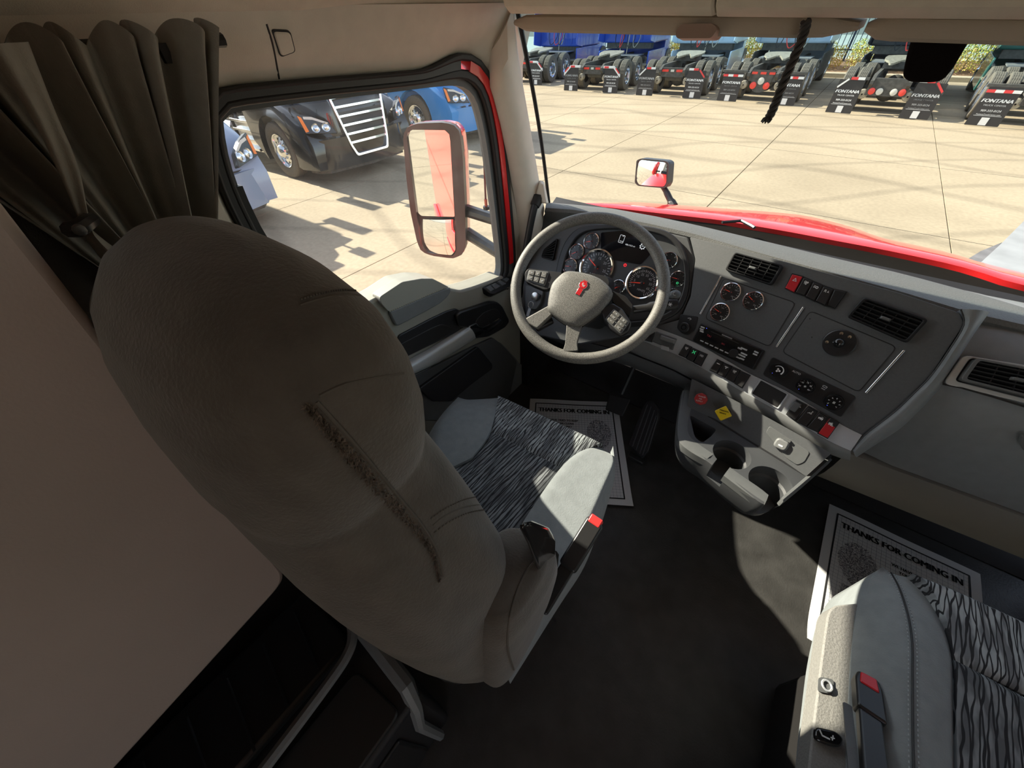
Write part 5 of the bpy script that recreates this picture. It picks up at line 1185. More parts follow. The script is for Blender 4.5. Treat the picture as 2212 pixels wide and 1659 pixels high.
# twin stitch line on the pad
mb = MB(); q = resample([onX(p, XD+.016) for p in spline([(*p, 0) for p in z4((105, 552), (300, 470), (560, 358), (690, 305), (740, 298))], 6)], 64)
for i in range(0, 63, 2): mb.tube([q[i], q[i].lerp(q[i+1], .9)], .0011, 5)
part('stitching', mb, mat('cream thread', (.62, .60, .45), .8), door)
dpart('lower_pocket', z4((330, 1260), (1000, 920), (1200, 830), (1290, 900), (1440, 1065), (1450, 1090), (1380, 1420), (1330, 1500), (600, 1500), (420, 1380)), -.01, .012, 'dash', .012)
dpart('pocket_front', z4((415, 1370), (1040, 925), (1195, 1110), (1190, 1160), (960, 1330), (760, 1500), (560, 1500)), .0, .024, 'dash_dark', .010)
dpart('pull_recess', z4((195, 810), (560, 620), (720, 545), (810, 520), (850, 545), (985, 545), (900, 650), (935, 712), (880, 740), (240, 1055)), -.005, .006, 'dash_dark', .012)
dpart('pull_void', z4((215, 900), (560, 720), (650, 685), (720, 700), (780, 745), (740, 790), (250, 1050)), .004, .008, 'rubber', .012)
dpart('lower_trim', z4((-100, 1700), (240, 1280), (1000, 935), (1180, 830), (1290, 890), (1450, 1060), (1470, 1100), (1560, 1130), (1555, 1420), (1500, 1700)), -.02, .008, 'glove', .01)
hb = dpart('handle_bezel', z4((808, 600), (850, 560), (1180, 450), (1250, 455), (1300, 500), (1365, 630), (1370, 660), (1330, 720), (1150, 820), (1010, 840), (940, 720), (850, 720)), .0, .020, 'satin_black', .012, bev=.005)
dpart('handle_cup', z4((1020, 640), (1100, 560), (1210, 520), (1255, 530), (1310, 640), (1305, 680), (1150, 780), (1080, 790), (1010, 700)), .018, .0215, 'rubber', .010)
sp = MB().loft([[DF.pt(*(V(DF.px(a, .02)).to_2d().lerp(V(DF.px(b, .02)).to_2d(), t)), c) for t, c in [(0, .004), (0.02, .022), (.2, .031), (.5, .034), (.8, .031), (.98, .022), (1, .004)]] for a, b in zip(z4((230, 1150), (320, 1090), (560, 960), (780, 820), (945, 712)), z4((300, 1250), (360, 1210), (620, 1090), (840, 950), (1003, 842)))])
part('pull_spear', sp, M['silver_grey'], door, ang=60)
lv = MB().loft([[DF.pt(*(V(DF.px(a, .02)).to_2d().lerp(V(DF.px(b, .02)).to_2d(), t)), c) for t, c in [(0, .01), (.1, .026), (.5, .033), (.9, .026), (1, .01)]] for a, b in zip(z4((940, 712), (1015, 678), (1040, 705), (1080, 725), (1180, 680), (1255, 625)), z4((1003, 842), (1060, 812), (1120, 780), (1170, 755), (1230, 690), (1262, 635)))])
part('door_handle', lv, M['gloss_black'], door, ang=60)
part('handle_edge', MB().tube([DF.pt(*DF.px(p, .032), .032) for p in z4((940, 710), (1015, 678), (1040, 706), (1080, 722), (1180, 678), (1258, 628))], .0028, 6), M['chrome'], door)
# switch pack on the sloping sill
sx = thing('tmp2', '', ''); bpy.data.objects.remove(sx)
_s = [onX(z4((1000, 330))[0], XD), onX(z4((1350, 190))[0], XD)]
sq_c = onX(z4((1235, 285))[0], XD+.012)
SD = (_s[1]-_s[0]).normalized(); _nn = V((.75, 0, .9)); _nn = (_nn-SD*_nn.dot(SD)).normalized(); SPF = Fr(sq_c, SD, _nn.cross(SD))
swp = part('switch_pack', MB().prism(SPF, rpoly(SPF.pxs(z4((1078, 302), (1250, 215), (1330, 180), (1385, 190), (1395, 230), (1370, 290), (1200, 372), (1160, 362))), .006), -.02, .003), M['satin_black'], door, bev=.002)
for q in [((1110, 300), (1160, 278), (1205, 325), (1165, 350)), ((1170, 275), (1215, 255), (1275, 290), (1215, 325)), ((1235, 240), (1265, 225), (1335, 265), (1285, 285)), ((1290, 215), (1330, 196), (1365, 215), (1330, 250))]:
    part('window_switch', MB().prism(SPF, rpoly(SPF.pxs(z4(*q), .005), .002), .002, .010, .1), M['dash_mid'], swp, bev=.0015)
part('kick_trim', MB().loft([[onX(a, -1.014), onX(b, -1.01), onX(b, -1.02), onX(a, -1.02)] for a, b in [((1141, 765), (1150, 760)), ((1140, 830), (1152, 830)), ((1128, 900), (1143, 905))]]), M['grey_plastic'], door)
# dark kick panel ahead of the door
struct('wall_kick', MB().prism(Fr((-.97, 0, 0), (0, 1, 0), (0, 0, 1)), [(1.17, 0), (1.5, 0), (1.48, .78), (1.28, .78), (1.20, .6), (1.17, .4)], -.06, 0), M['dash_dark'])

# ------------------------------------------------------------------ paper mats
def paper(name, label, TL, TR, BL, right_foot):
    TL, TR, BL = [V((p.x, p.y, .003)) for p in (TL, TR, BL)]
    f = Fr(BL, TR-TL, TL-BL); W, H = (TR-TL).length, (TL-BL).length
    f = Fr(TL-f.v*.559*0-f.v*0, f.u, f.v); f = Fr(TL-f.v*.559, f.u, f.v); W, H = .432, .559
    t = thing(name, label, 'paper mat', f.pt(W/2, H/2))
    def hz(a, b): return .002+.020*max(0, (.10-b)/.10)**2*(.4 if right_foot else 1)+.0015*math.sin(a*20)*math.sin(b*14)+.0015
    def pt(a, b, c=0): return f.pt(a, b, c+hz(a, b))
    sh = part('sheet', MB().slab([[pt(W*i/14, H*j/18) for i in range(15)] for j in range(19)], (0, 0, -.0008)), M['paper'], t)
    mb = MB()
    def line(a0, b0, a1, b1, w, c, mb):
        n = 10; d = V((a1-a0, b1-b0)).normalized(); s = V((-d.y, d.x))*w/2
        rows = [[pt(a0+(a1-a0)*k/n+s.x, b0+(b1-b0)*k/n+s.y, c), pt(a0+(a1-a0)*k/n-s.x, b0+(b1-b0)*k/n-s.y, c)] for k in range(n+1)]; mb.grid(rows)
    m = .030
    for k in range(1, 27): line(m+(W-2*m)*k/27, m, m+(W-2*m)*k/27, H-m, .0007, .0004, mb)
    for k in range(1, 36): line(m, m+(H-2*m)*k/36, W-m, m+(H-2*m)*k/36, .0007, .0004, mb)
    part('printed_grid', mb, mat('grid line', (.20, .24, .30), .8), sh, smooth=False)
    mb = MB()
    for a in ((m, m, m, H-m), (W-m, m, W-m, H-m), (m-.002, m, W-m+.002, m), (m-.002, H-m, W-m+.002, H-m)): line(*a, .0055, .0008, mb)
    part('printed_border', mb, M['print_black'], sh, smooth=False)
    mb = MB(); F2 = Fr(f.pt(0, 0, .0042), f.u, f.v)
    text(mb, F2, 'THANKS FOR COMING IN', W/2, H-.072, .0345, .001, .84, 0, .06)
    xs = .155 if right_foot else .275
    for k, s in enumerate(['WE HAVE TRIED TO KEEP', 'YOUR CAR CLEAN', 'WITH THIS MAT']): text(mb, F2, s, xs, H-.135-.019*k, .0155, .001, .88, 0, .04)
    for k, s in enumerate(['the most', 'in']): text(mb, F2, s, xs-.06+.01*k, H-.225-.019*k, .0150, .001, 1, 0, .04)
    for k, s in enumerate(['Your', 'imp']): text(mb, F2, s, xs-.055, H-.315-.019*k, .0150, .001, 1, 0, .04)
    if not right_foot: text(mb, F2, 'IT H', .105, .135, .030, .001, .9, 0, .035)
    text(mb, F2, 'MADE IN THE U.S.A.', W-.075, .018, .006, .001)
    part('printed_lettering', mb, M['print_black'], sh, smooth=False, kind='stuff')
    # shoe print: hatch marks inside a sole and a heel
    rr = random.Random(5); mb = MB(); cx = W-.105 if right_foot else .105
    for k in range(2600):
        a, b = rr.uniform(-1, 1), rr.uniform(-1, 1)
        if rr.random() < .72:
            if a*a+b*b > 1: continue
            x, y = cx+a*(.056-.012*(b < 0)*(-b)), H-.205+b*.085
        else:
            if a*a+b*b*.8 > 1 and b < .2: continue
            x, y = cx-.004+a*.036, .215+b*.042
        an = math.sin(x*160)*1.2+rr.uniform(-.5, .5); l = rr.uniform(.0012, .0034); w_ = .0005
        d = V((math.cos(an), math.sin(an))); s = V((-d.y, d.x))*w_; p = V((x, y))
        mb.add([pt(*(p-d*l-s), .0009), pt(*(p+d*l-s), .0009), pt(*(p+d*l+s), .0009), pt(*(p-d*l+s), .0009)], [(0, 1, 2, 3)])
    part('printed_shoe_print', mb, mat('shoe print ink', (.12, .12, .15), .8), sh, smooth=False, kind='stuff')
paper('paper_floor_mat', 'white printed paper mat on the passenger floor', onZ((1790, 1090), 0), onZ((2110, 1240), 0), onZ((1700, 1340), 0), False)
_a, _b, _c2 = onZ((1332, 862), 0), onZ((1145, 850), 0), onZ((1367, 1097), 0)
_dv = (_a-_c2).normalized(); _du = V((_dv.y, -_dv.x, 0)); _TR = _c2+_dv*.559; _TL = _TR-_du*.432
paper('paper_floor_mat', 'white printed paper mat under the driver seat front edge', _TL, _TR, _c2-_du*.432, True)
# ------------------------------------------------------------------ outside: our own truck
red_hood = M['red']
hd = thing('truck_hood', 'glossy red truck hood beyond the windscreen', 'hood', (-.2, 1.7, GZ))
r0 = [(1236, 445), (1300, 447), (1360, 453), (1420, 460), (1500, 469), (1560, 476), (1600, 483), (1700, 500), (1800, 519), (1870, 532), (1936, 545), (2060, 572), (2140, 595), (2212, 616)]
r1 = [(1225, 448), (1300, 444), (1350, 440), (1382, 440), (1480, 446), (1570, 452), (1667, 458), (1740, 466), (1801, 481), (1850, 497), (1891, 514), (2026, 544), (2101, 567), (2212, 597)]
A = [onZ(p, .79) for p in r0]; B = [onZ(p, .70) for p in r1]
A[0].x = min(A[0].x, -1.0); A += [V((.8, 1.66, .79)), V((1.0, 1.58, .77))]; B += [V((.85, 1.90, .68)), V((1.05, 1.75, .66))]
n = 44; A, B = resample(spline(A, 5), n), resample(spline(B, 5), n)
rows = []
for a, b in zip(A, B):
    m = a.lerp(b, .5)+V((0, 0, .016)); m2 = a.lerp(b, .8)+V((0, 0, .012))
    rows.append([a+V((0, .0, -.12)), a, a.lerp(m, .15)+V((0, 0, .010)), a.lerp(m, .5)+V((0, 0, .006)), m, m2, b, b+V((b.x*.03, .30, -.14)), b+V((b.x*.04, .70, -.42)), b+V((b.x*.03, .95, -.8)), b+V((b.x*.02, 1.0, -1.2))])
part('hood_panel', MB().grid(rows), M['red'], hd, ang=60)
part('cowl', MB().slab([[V((a.x*1.0, 1.38+.03*(1-abs(a.x)), .80)) for a in A], [V((a.x, 1.48, .775)) for a in A], [a+V((0, -.03, -.03)) for a in A], [a+V((0, .01, -.012)) for a in A]], (0, 0, -.02)), mat('cowl black', (.010, .009, .008), .95, spec=.03), hd, ang=60)
mb = MB(); wp = [onZ(p, .81) for p in [(1560, 480), (1600, 477), (1622, 487), (1630, 492)]]; part('wiper_arm', MB().tube(wp, .006, 6), M['satin_black'], hd)
hm = thing('hood_mirror', 'small square mirror on a black stalk standing on the red hood', 'mirror', onY((1455, 437), 2.1))
hc_ = onY((1410, 375), 2.1); HF = AX(hc_, (-.178, -.98, .084))
hq_ = [(1377, 346), (1386, 342), (1440, 347), (1447, 352), (1444, 396), (1438, 406), (1380, 401), (1373, 394)]
part('housing', MB().prism(HF, rpoly(HF.pxs(hq_), .008), -.05, .004, 0), M['satin_black'], hm, bev=.008)
part('bezel', MB().ring(HF, rpoly(HF.pxs(hq_), .008), [tuple(V(cen(HF.pxs(hq_))).to_2d()+(V(p).to_2d()-V(cen(HF.pxs(hq_))).to_2d())*.91) for p in rpoly(HF.pxs(hq_), .008)], .0, .009), M['satin_black'], hm)
q = rpoly(HF.pxs(hq_), .008); c_ = V(cen(q)).to_2d(); qi = [tuple(c_+(V(p)-c_)*.9) for p in q]
def dome(fr, poly, h, lift, kx=1):
    c = V(cen(poly)).to_2d(); r2 = max((V(p)-c).length_squared for p in poly); poly = [tuple(p)[:2] for p in resample([(*p, 0) for p in poly], 72, True)]
    return MB().loft([[fr.pt(*(c+(V(p)-c)*f), lift+h*(1-(V(p)-c).length_squared*f*f/r2)) for p in poly] for f in (1, .92, .84, .75, .66, .56, .46, .36, .26, .16, .08, .01)])
part('mirror_glass', dome(HF, qi, .016, .005), M['mirror'], hm, ang=90)
part('stalk', MB().tube(spline([onY((1428, 396), 2.13), onY((1438, 412), 2.12), onY((1448, 432), 2.10), onY((1456, 446), 2.08)], 4), [.013]*5+[.015]*4+[.02]*4, 8), M['satin_black'], hm)

dm = thing('door_mirror', 'tall red door mirror with a small convex glass below', 'mirror', onY((1000, 540), 1.1))
mc = onY((940, 410), 1.1); MF = AX(mc, (.43, -.90, 0))
mo = [(873, 292), (882, 272), (905, 265), (960, 263), (983, 268), (995, 282), (1001, 330), (1006, 440), (1008, 530), (1000, 548), (980, 556), (935, 550), (912, 541), (903, 520), (889, 455), (880, 380)]
mop = rpoly(MF.pxs(mo), .01, 3)
_mc2 = V(cen(mop)).to_2d()
part('housing', MB().loft([[MF.pt(*(_mc2+(V(p)-_mc2)*f), c) for p in mop] for f, c in [(.70, -.13), (.88, -.11), (.98, -.06), (1.0, -.01)]]), M['red'], dm, ang=60)
gu = rpoly(MF.pxs([(881, 290), (889, 280), (964, 281), (972, 290), (983, 468), (910, 466), (900, 455)]), .008, 3)
MFc = AX(mc, (.31, -.95, 0))
gl_ = rpoly(MFc.pxs([(907, 472), (983, 474), (986, 538), (978, 549), (924, 542), (914, 528)]), .008, 3)
part('bezel', MB().ring(MF, [tuple(p)[:2] for p in resample([(*p, 0) for p in mop], 60, True)], [tuple(p)[:2] for p in resample([(*p, 0) for p in rpoly(MF.pxs([(880, 290), (888, 279), (966, 279), (974, 290), (988, 540), (979, 551), (922, 543), (911, 528)]), .008, 3)], 60, True)], -.02, .012), mat('mirror rim', (.055, .045, .042), .4), dm, ang=60)
part('backing', MB().prism(MF, rpoly(MF.pxs([(880, 290), (888, 279), (966, 279), (974, 290), (988, 540), (979, 551), (922, 543), (911, 528)]), .008), -.02, -.004), M['rubber'], dm)
part('mirror_glass', MB().prism(MF, gu, -.004, .002), M['mirror'], dm, smooth=False)
part('convex_glass', dome(MFc, gl_, .018, .0), M['mirror'], dm, ang=90)
ms = MF.pt(*MF.px((1000, 450)), -.04)
for a, b, y in [((1000, 452), (1082, 478), 0), ((1004, 500), (1080, 548), 0)]:
    P = onP(a, MF.pt(0, 0, -.06), MF.n); Q = onX(b, -1.06); part('arm', MB().tube([P, Q], [.026, .022], 10), M['satin_black'], dm)
an_ = thing('whip_antenna', 'thin whip antenna with red base on the mirror arm', 'antenna', onX((1051, 452), -1.12))
a0, a1, a2 = onX((1051, 452), -1.12), onX((1049, 430), -1.12), onX((1043, 285), -1.12)
part('base', MB().tube([a0, a0.lerp(a1, .3)], .012, 10), M['satin_black'], an_)
part('ferrule', MB().tube([a0.lerp(a1, .2), a1], .0055, 8), mat('copper red', (.45, .10, .06), .3, .5), an_)
part('whip', MB().tube([a1, a2, a2+(a2-a1)*.3], .0035, 6), mat('whip red', (.10, .02, .02), .5), an_)
# red outer skin of the cab and sleeper (seen in the mirrors)
sk_ = thing('cab_skin', 'red cab and sleeper side seen in the door mirror', 'truck cab', (-1.12, -1, GZ))
part('door_skin', MB().prism(Fr((-1.14, 0, 0), (0, 1, 0), (0, 0, 1)), rpoly([(.27, -.55), (1.30, -.55), (1.30, .42), (1.12, .50), (.60, .60), (.27, .64)], .02), -.03, .01), M['red'], sk_, bev=.01)
part('sleeper_side', MB().prism(Fr((-1.12, 0, 0), (0, 1, 0), (0, 0, 1)), [(-2.6, -.55), (.24, -.55), (.24, 2.1), (-2.6, 2.4)], -.04, .0), M['red'], sk_, bev=.01)
part('side_fairing', MB().prism(Fr((-1.16, 0, 0), (0, 1, 0), (0, 0, 1)), [(-2.6, -.9), (.24, -.9), (.24, -.35), (-2.6, -.35)], -.04, .0), M['red'], sk_, bev=.01)
part('fairing_edge', MB().tube([V((-1.13, -2.62, -.5)), V((-1.13, -2.62, 2.3))], .03, 8), M['dash_mid'], sk_)
struct('roof', MB().loft([[V((x, -2.6, 1.9)), V((x, -2.6, 2.8-.2*abs(x))), V((x, -.6, 2.75-.2*abs(x))), V((x, .5, 2.3-.2*abs(x))), V((x, 1.15, 1.9)), V((x, 1.15, 1.86))] for x in (-1.1, -.6, 0, .6, 1.1)]), M['red'], ang=60)
# right side of the cab and the passenger window
struct('wall_right', MB().ring(Fr((1.06, 0, 0), (0, 1, 0), (0, 0, 1)), [(-1.0, 0), (1.4, 0), (1.28, .88), (1.15, 1.86), (-1.0, 1.86), (-1.0, .9)], [(.25, .70), (1.05, .66), (1.05, .95), (.95, 1.26), (.30, 1.28), (.25, 1.2)], -.04, .0), M['beige'])
struct('window_3', MB().prism(Fr((1.07, 0, 0), (0, 1, 0), (0, 0, 1)), [(.25, .70), (1.05, .66), (1.05, .95), (.95, 1.26), (.30, 1.28), (.25, 1.2)], -.004, .0), M['dimming_side_glass'])  # unseen passenger pane, darkened to dim the light on the seat

# ------------------------------------------------------------------ parked trucks
TM = {k: mat(k, c, r, coat=ct) for k, c, r, ct in [('deep blue paint', (.025, .09, .50), .3, .5), ('pale blue paint', (.62, .78, .92), .35, .3), ('sky grey paint', (.50, .62, .74), .4, .3), ('black green paint', (.03, .035, .045), .35, .4), ('dark green paint', (.02, .12, .10), .35, .4), ('gloss black paint', (.012, .012, .014), .12, .6), ('bright blue paint', (.06, .26, .60), .25, .5), ('silver blue paint', (.24, .32, .44), .25, .5)]}
TM['tyre'] = mat('tyre rubber', (.13, .115, .09), .9, bump=.3, bscale=90, var=.15, vscale=40)
TM['chassis'] = mat('chassis grime', (.075, .07, .06), .75, var=.3, vscale=12)
TM['flap'] = mat('mud flap rubber', (.030, .027, .026), .6)
TM['steel'] = mat('worn steel', (.40, .36, .28), .5, .5, var=.25, vscale=15)
TM['alu'] = mat('polished wheel', (.80, .82, .84), .16, 1)
TM['tape_red'] = mat('reflective red', (.75, .05, .05), .35); TM['tape_white'] = mat('reflective white', (.82, .80, .77), .35)
TM['lamp_red'] = mat('tail lamp red', (.80, .06, .04), .25); TM['lamp_amber'] = mat('amber lens', (.85, .22, .02), .25); TM['lens'] = mat('lamp lens', (.62, .60, .52), .2)
TM['window'] = mat('dark truck glass', (.02, .03, .035), .05)
XF = Fr((0, 0, 0), (0, 1, 0), (0, 0, 1))        # side view frame: u = forward, v = up, normal = +x
RFm = Fr((0, 0, 0), (1, 0, 0), (0, 0, 1))       # rear view frame: u = right, v = up, normal = -y
def tyre_mesh():
    prof = [(.30, -.09), (.36, -.118), (.44, -.128), (.485, -.118), (.502, -.098)]
    for g in (-.062, -.021, .021, .062): prof += [(.503, g-.008), (.490, g-.005), (.490, g+.005), (.503, g+.008)]
    prof += [(.502, .098), (.485, .118), (.44, .128), (.36, .118), (.30, .09)]
    n = 56; mb = MB(); rings = []
    for r, h in prof:
        rings.append([V((h, (r-(.010 if (i % 2 and r > .495) else 0))*math.cos(2*math.pi*i/n), (r-(.010 if (i % 2 and r > .495) else 0))*math.sin(2*math.pi*i/n))) for i in range(n)])
    return mb.loft(rings, False).mesh('tyre', TM['tyre'], True, 25)
def rim_mesh(front):
    f = Fr((0, 0, 0), (0, 1, 0), (0, 0, 1)); mb = MB()
    if front: mb.lathe(f, [(.305, .09), (.30, .118), (.285, .110), (.27, .06), (.16, .085), (.13, .095), (.115, .13), (.085, .16), (.0001, .165)], 40)
    else: mb.lathe(f, [(.305, .09), (.30, .118), (.285, .105), (.28, -.04), (.17, -.06), (.14, -.06), (.13, .03), (.11, .07), (.0001, .075)], 36)
    return mb.mesh('rim', TM['alu'], True, 40)
T_ME, R_ME, RF_ME = tyre_mesh(), rim_mesh(False), rim_mesh(True)
def holes_mesh(front):
    f = Fr((0, 0, 0), (0, 1, 0), (0, 0, 1)); mb = MB()
    for k in range(10): a = 2*math.pi*k/10; mb.lathe(f.at(.215*math.cos(a), .215*math.sin(a), .076 if front else -.048, a), [(.024, 0), (.0001, .002)], 10)
    return mb.mesh('hand_hole', M['rubber'], False)
def nuts_mesh(front):
    f = Fr((0, 0, 0), (0, 1, 0), (0, 0, 1)); mb = MB()
    for k in range(10): a = 2*math.pi*(k+.5)/10; mb.lathe(f.at(.145*math.cos(a), .145*math.sin(a), .088 if front else -.055, a), [(.016, 0), (.014, .03), (.0001, .034)], 6)
    return mb.mesh('wheel_nut', TM['alu'], False)
H_F, H_R, N_F, N_R = holes_mesh(True), holes_mesh(False), nuts_mesh(True), nuts_mesh(False)
def wheel(root, x, y, side, outer, front=False):
    t = part('tyre', T_ME, None, root); t.location = (x, y, .503); t.rotation_euler = (random.random()*6, 0, 0 if side > 0 else math.pi)
    if outer:
        for me, nm in ((RF_ME if front else R_ME, 'rim'), (H_F if front else H_R, 'hand_hole'), (N_F if front else N_R, 'wheel_nut')):
            part(nm, me, None, t, kind='stuff' if nm != 'rim' else None)
    return t
def flap_letter_mesh():
    mb = MB(); f = RFm
    text(mb, f, 'FONTANA', 0, .53, .098, .0, 1.22, 0, .045, .18); text(mb, f, 'TRUCK CENTER', 0, .44, .046, .0, 1.25, 0, .02)
    text(mb, f, '909-333-0124', 0, .33, .064, .0, 1.05, 0, .03, .12); text(mb, f, 'FontanaTruckCenter.com', 0, .255, .042, .0, 1.03, 0, .02); mb.box((0, .228, 0), (.52, .006, .001), f)
    return mb.mesh('lettering', M['white'], False)
FL_T = flap_letter_mesh()
FL_M = MB().prism(RFm, rpoly([(-.32, .02), (.32, .02), (.31, .80), (-.30, .80)], .02), -.006, .006).mesh('mud_flap', TM['flap'], False)
ST_M = MB().prism(RFm, rrect(0, .115, .15, .16, .004), .007, .009).mesh('label_patch', mat('flap sticker', (.75, .74, .72), .6), False)
def tape(root, y, x0, x1, z, n, first='red', slope=None):
    for i in range(n):
        a, b = x0+(x1-x0)*i/n, x0+(x1-x0)*(i+1)/n
        part('reflector_tape', MB().prism(RFm.at(0, 0, -y), [(a, z-.03), (b, z-.03), (b, z+.03), (a, z+.03)], 0, .012), TM['tape_red' if (i % 2 == 0) == (first == 'red') else 'tape_white'], root, smooth=False)
CH_M = {}
def rear_truck(name, label, pos, rot, paint, hanger, lights, cab_z0=1.12, scale=1.0, hoses=True):
    t = thing(name, label, 'truck', (pos[0], pos[1], GZ), 'parked trucks seen from behind', local=True); t.rotation_euler.z = rot; t.scale = (scale,)*3
    if 'rail' not in CH_M:
        CH_M['rail'] = MB().prism(XF.at(0, 0, 0), [(-.05, .72), (.10, .62), (6.3, .62), (6.3, .92), (.25, .92), (-.05, .80)], -.04, .04).mesh('frame_rail', TM['chassis'], False)
        CH_M['cross'] = MB().box((0, .12, .72), (.80, .10, .26)).mesh('rear_crossmember', TM['chassis'], False)
        CH_M['axle'] = MB().tube([V((-1.0, 0, .5)), V((1.0, 0, .5))], .09, 10).ball((0, .02, .48), .26, 14, (1, .9, 1)).mesh('axle', TM['chassis'])
        CH_M['tank'] = MB().tube([V((-.30, 0, 0)), V((.30, 0, 0))], .11, 14).mesh('air_tank', TM['chassis'])
        CH_M['chamber'] = MB().lathe(Fr((0, 0, 0), (1, 0, 0), (0, 0, 1)), [(.02, .16), (.10, .15), (.12, .06), (.10, .0), (.10, -.08), (.02, -.1)], 16).mesh('brake_chamber', TM['steel'])
        s = [(-.46, .62), (-.50, .35), (-.46, .05), (-.34, -.15), (-.30, -.42), (-.22, -.44), (-.06, .02), (0, .06), (.06, .02), (.22, -.44), (.30, -.42), (.34, -.15), (.46, .05), (.50, .35), (.46, .62), (.2, .70), (-.2, .70)]
        fw_ = MB().prism(Fr((0, 1.75, 1.07), (1, 0, 0), (0, 1, .10)), rpoly(s, .04), 0, .05); CH_M['fifth'] = fw_.mesh('fifth_wheel', TM['steel'], False)
        CH_M['fpiv'] = MB().box((0, 1.85, 1.0), (.9, .25, .16)).mesh('fifth_wheel_pivot', TM['chassis'], False)
        CH_M['deck'] = MB().box((0, 3.45, .97), (1.7, .9, .03)).mesh('deck_plate', mat('deck plate', (.42, .43, .42), .4, .6), False)
        CH_M['bag'] = MB().tube([V((0, 0, .5)), V((0, 0, .78))], .13, 12).mesh('air_spring', M['rubber'])
    for s in (-1, 1): part('frame_rail', CH_M['rail'], None, t).location = (s*.42, 0, 0)
    cr = part('rear_crossmember', CH_M['cross'], None, t)
    for y in (1.05, 2.40):
        part('axle', CH_M['axle'], None, t).location = (0, y, 0)
        for s in (-1, 1):
            wheel(t, s*1.06, y, s, True); wheel(t, s*.74, y, s, False); part('air_spring', CH_M['bag'], None, t).location = (s*.42, y+.35, 0)
    for s in (-1, 1): part('brake_chamber', CH_M['chamber'], None, t).location = (s*.52, .30, .47)
    part('air_tank', CH_M['tank'], None, t).location = (0, .45, .55)
    part('fifth_wheel', CH_M['fifth'], None, t); part('fifth_wheel_pivot', CH_M['fpiv'], None, t); part('deck_plate', CH_M['deck'], None, t)
    for s in (-1, 1):
        fl = part('mud_flap', FL_M, None, t); fl.location = (s*.88, .0, .0)
        part('lettering', FL_T, None, fl).location = (0, -.007, 0); part('label_patch', ST_M, None, fl)
        if hanger == 'bar':
            part('flap_bar', MB().box((s*.86, .02, .83), (.78, .06, .07)), TM['chassis'], t, bev=.01); tape(t, -.015, s*.88-.31, s*.88+.31, .72, 4)
        elif hanger == 'white':
            part('flap_bar', MB().prism(RFm.at(0, 0, .0), [(s*.50, .86), (s*.95, .86), (s*1.22, .60), (s*1.22, .52), (s*.93, .79), (s*.50, .79)], -.03, .02), TM['tape_white'], t)
            tape(t, -.022, *sorted((s*.55, s*.92)), .825, 2)
            part('reflector_tape', MB().prism(RFm, [(s*1.0, .79), (s*1.04, .81), (s*1.19, .66), (s*1.17, .63)], .02, .026), TM['tape_red'], t)
        else:
            part('flap_bar', MB().prism(RFm, [(s*.50, .86), (s*.93, .86), (s*1.20, .62), (s*1.20, .56), (s*.92, .80), (s*.50, .80)], -.03, .015), TM['chassis'], t)
            tape(t, -.017, *sorted((s*.60, s*.92)), .83, 2, 'red' if s < 0 else 'white')
            part('reflector_tape', MB().prism(RFm, [(s*.95, .80), (s*.98, .83), (s*1.18, .64), (s*1.16, .60)], .015, .022), TM['tape_red' if s > 0 else 'tape_white'], t)
    def lamp(x, z, r, m, y=.06): part('tail_lamp', MB().lathe(Fr((x, y, z), (1, 0, 0), (0, 0, 1)), [(r*1.15, 0), (r*1.1, .018), (r, .02), (r*.6, .026), (.0001, .028)], 18), TM[m], t)
    if lights == 'slots':
        for x, m in ((-.31, 'lamp_red'), (-.20, 'lamp_red'), (0, 'lens'), (.20, 'lamp_red'), (.31, 'lamp_red')): part('tail_lamp', MB().prism(RFm.at(0, 0, -.065), rrect(x, .77, .12, .065, .01), 0, .015), TM[m], t, smooth=False)
    elif lights == 'round3':
        part('lamp_plate', MB().prism(RFm.at(0, 0, -.06), rpoly([(-.34, .88), (.34, .88), (.26, .42), (.1, .30), (-.1, .30), (-.26, .42)], .05), 0, .01), TM['chassis'], t)
        for x, z, m in ((-.20, .48, 'lamp_red'), (0, .60, 'lens'), (.20, .48, 'lamp_red')): lamp(x, z, .085, m, .045)
        for x in (-.26, 0, .26): part('tail_lamp', MB().prism(RFm.at(0, 0, -.045), rrect(x, .80, .17, .06, .008), 0, .012), TM['lamp_red'], t, smooth=False)
    else:
        for x, m in ((-.33, 'lamp_red'), (-.15, 'lens'), (.17, 'lens'), (.36, 'lamp_red')): lamp(x, .56, .07, m, .06)
        part('lamp_plate', MB().box((0, .10, .56), (.92, .04, .20)), TM['chassis'], t)
    # cab or sleeper back wall with ribs, side fairings, cab floor and hoses
    pm = TM[paint]; z0 = cab_z0
    cabp = part('sleeper_box', MB().prism(XF.at(0, 0, -1.20), rpoly([(4.05, z0), (6.3, z0), (6.3, 3.0), (5.6, 3.75), (4.05, 3.9)], .08), 0, 2.4), pm, t, bev=.05)
    for x in (-.62, -.2, .2, .62): part('wall_rib', MB().box((x, 4.04, z0+1.2), (.035, .03, 2.2)), pm, cabp, bev=.008)
    part('back_panel', MB().prism(RFm.at(0, 0, -4.05), rrect(0, z0+1.25, 1.7, 1.9, .1), 0, .012), pm, cabp, bev=.008)
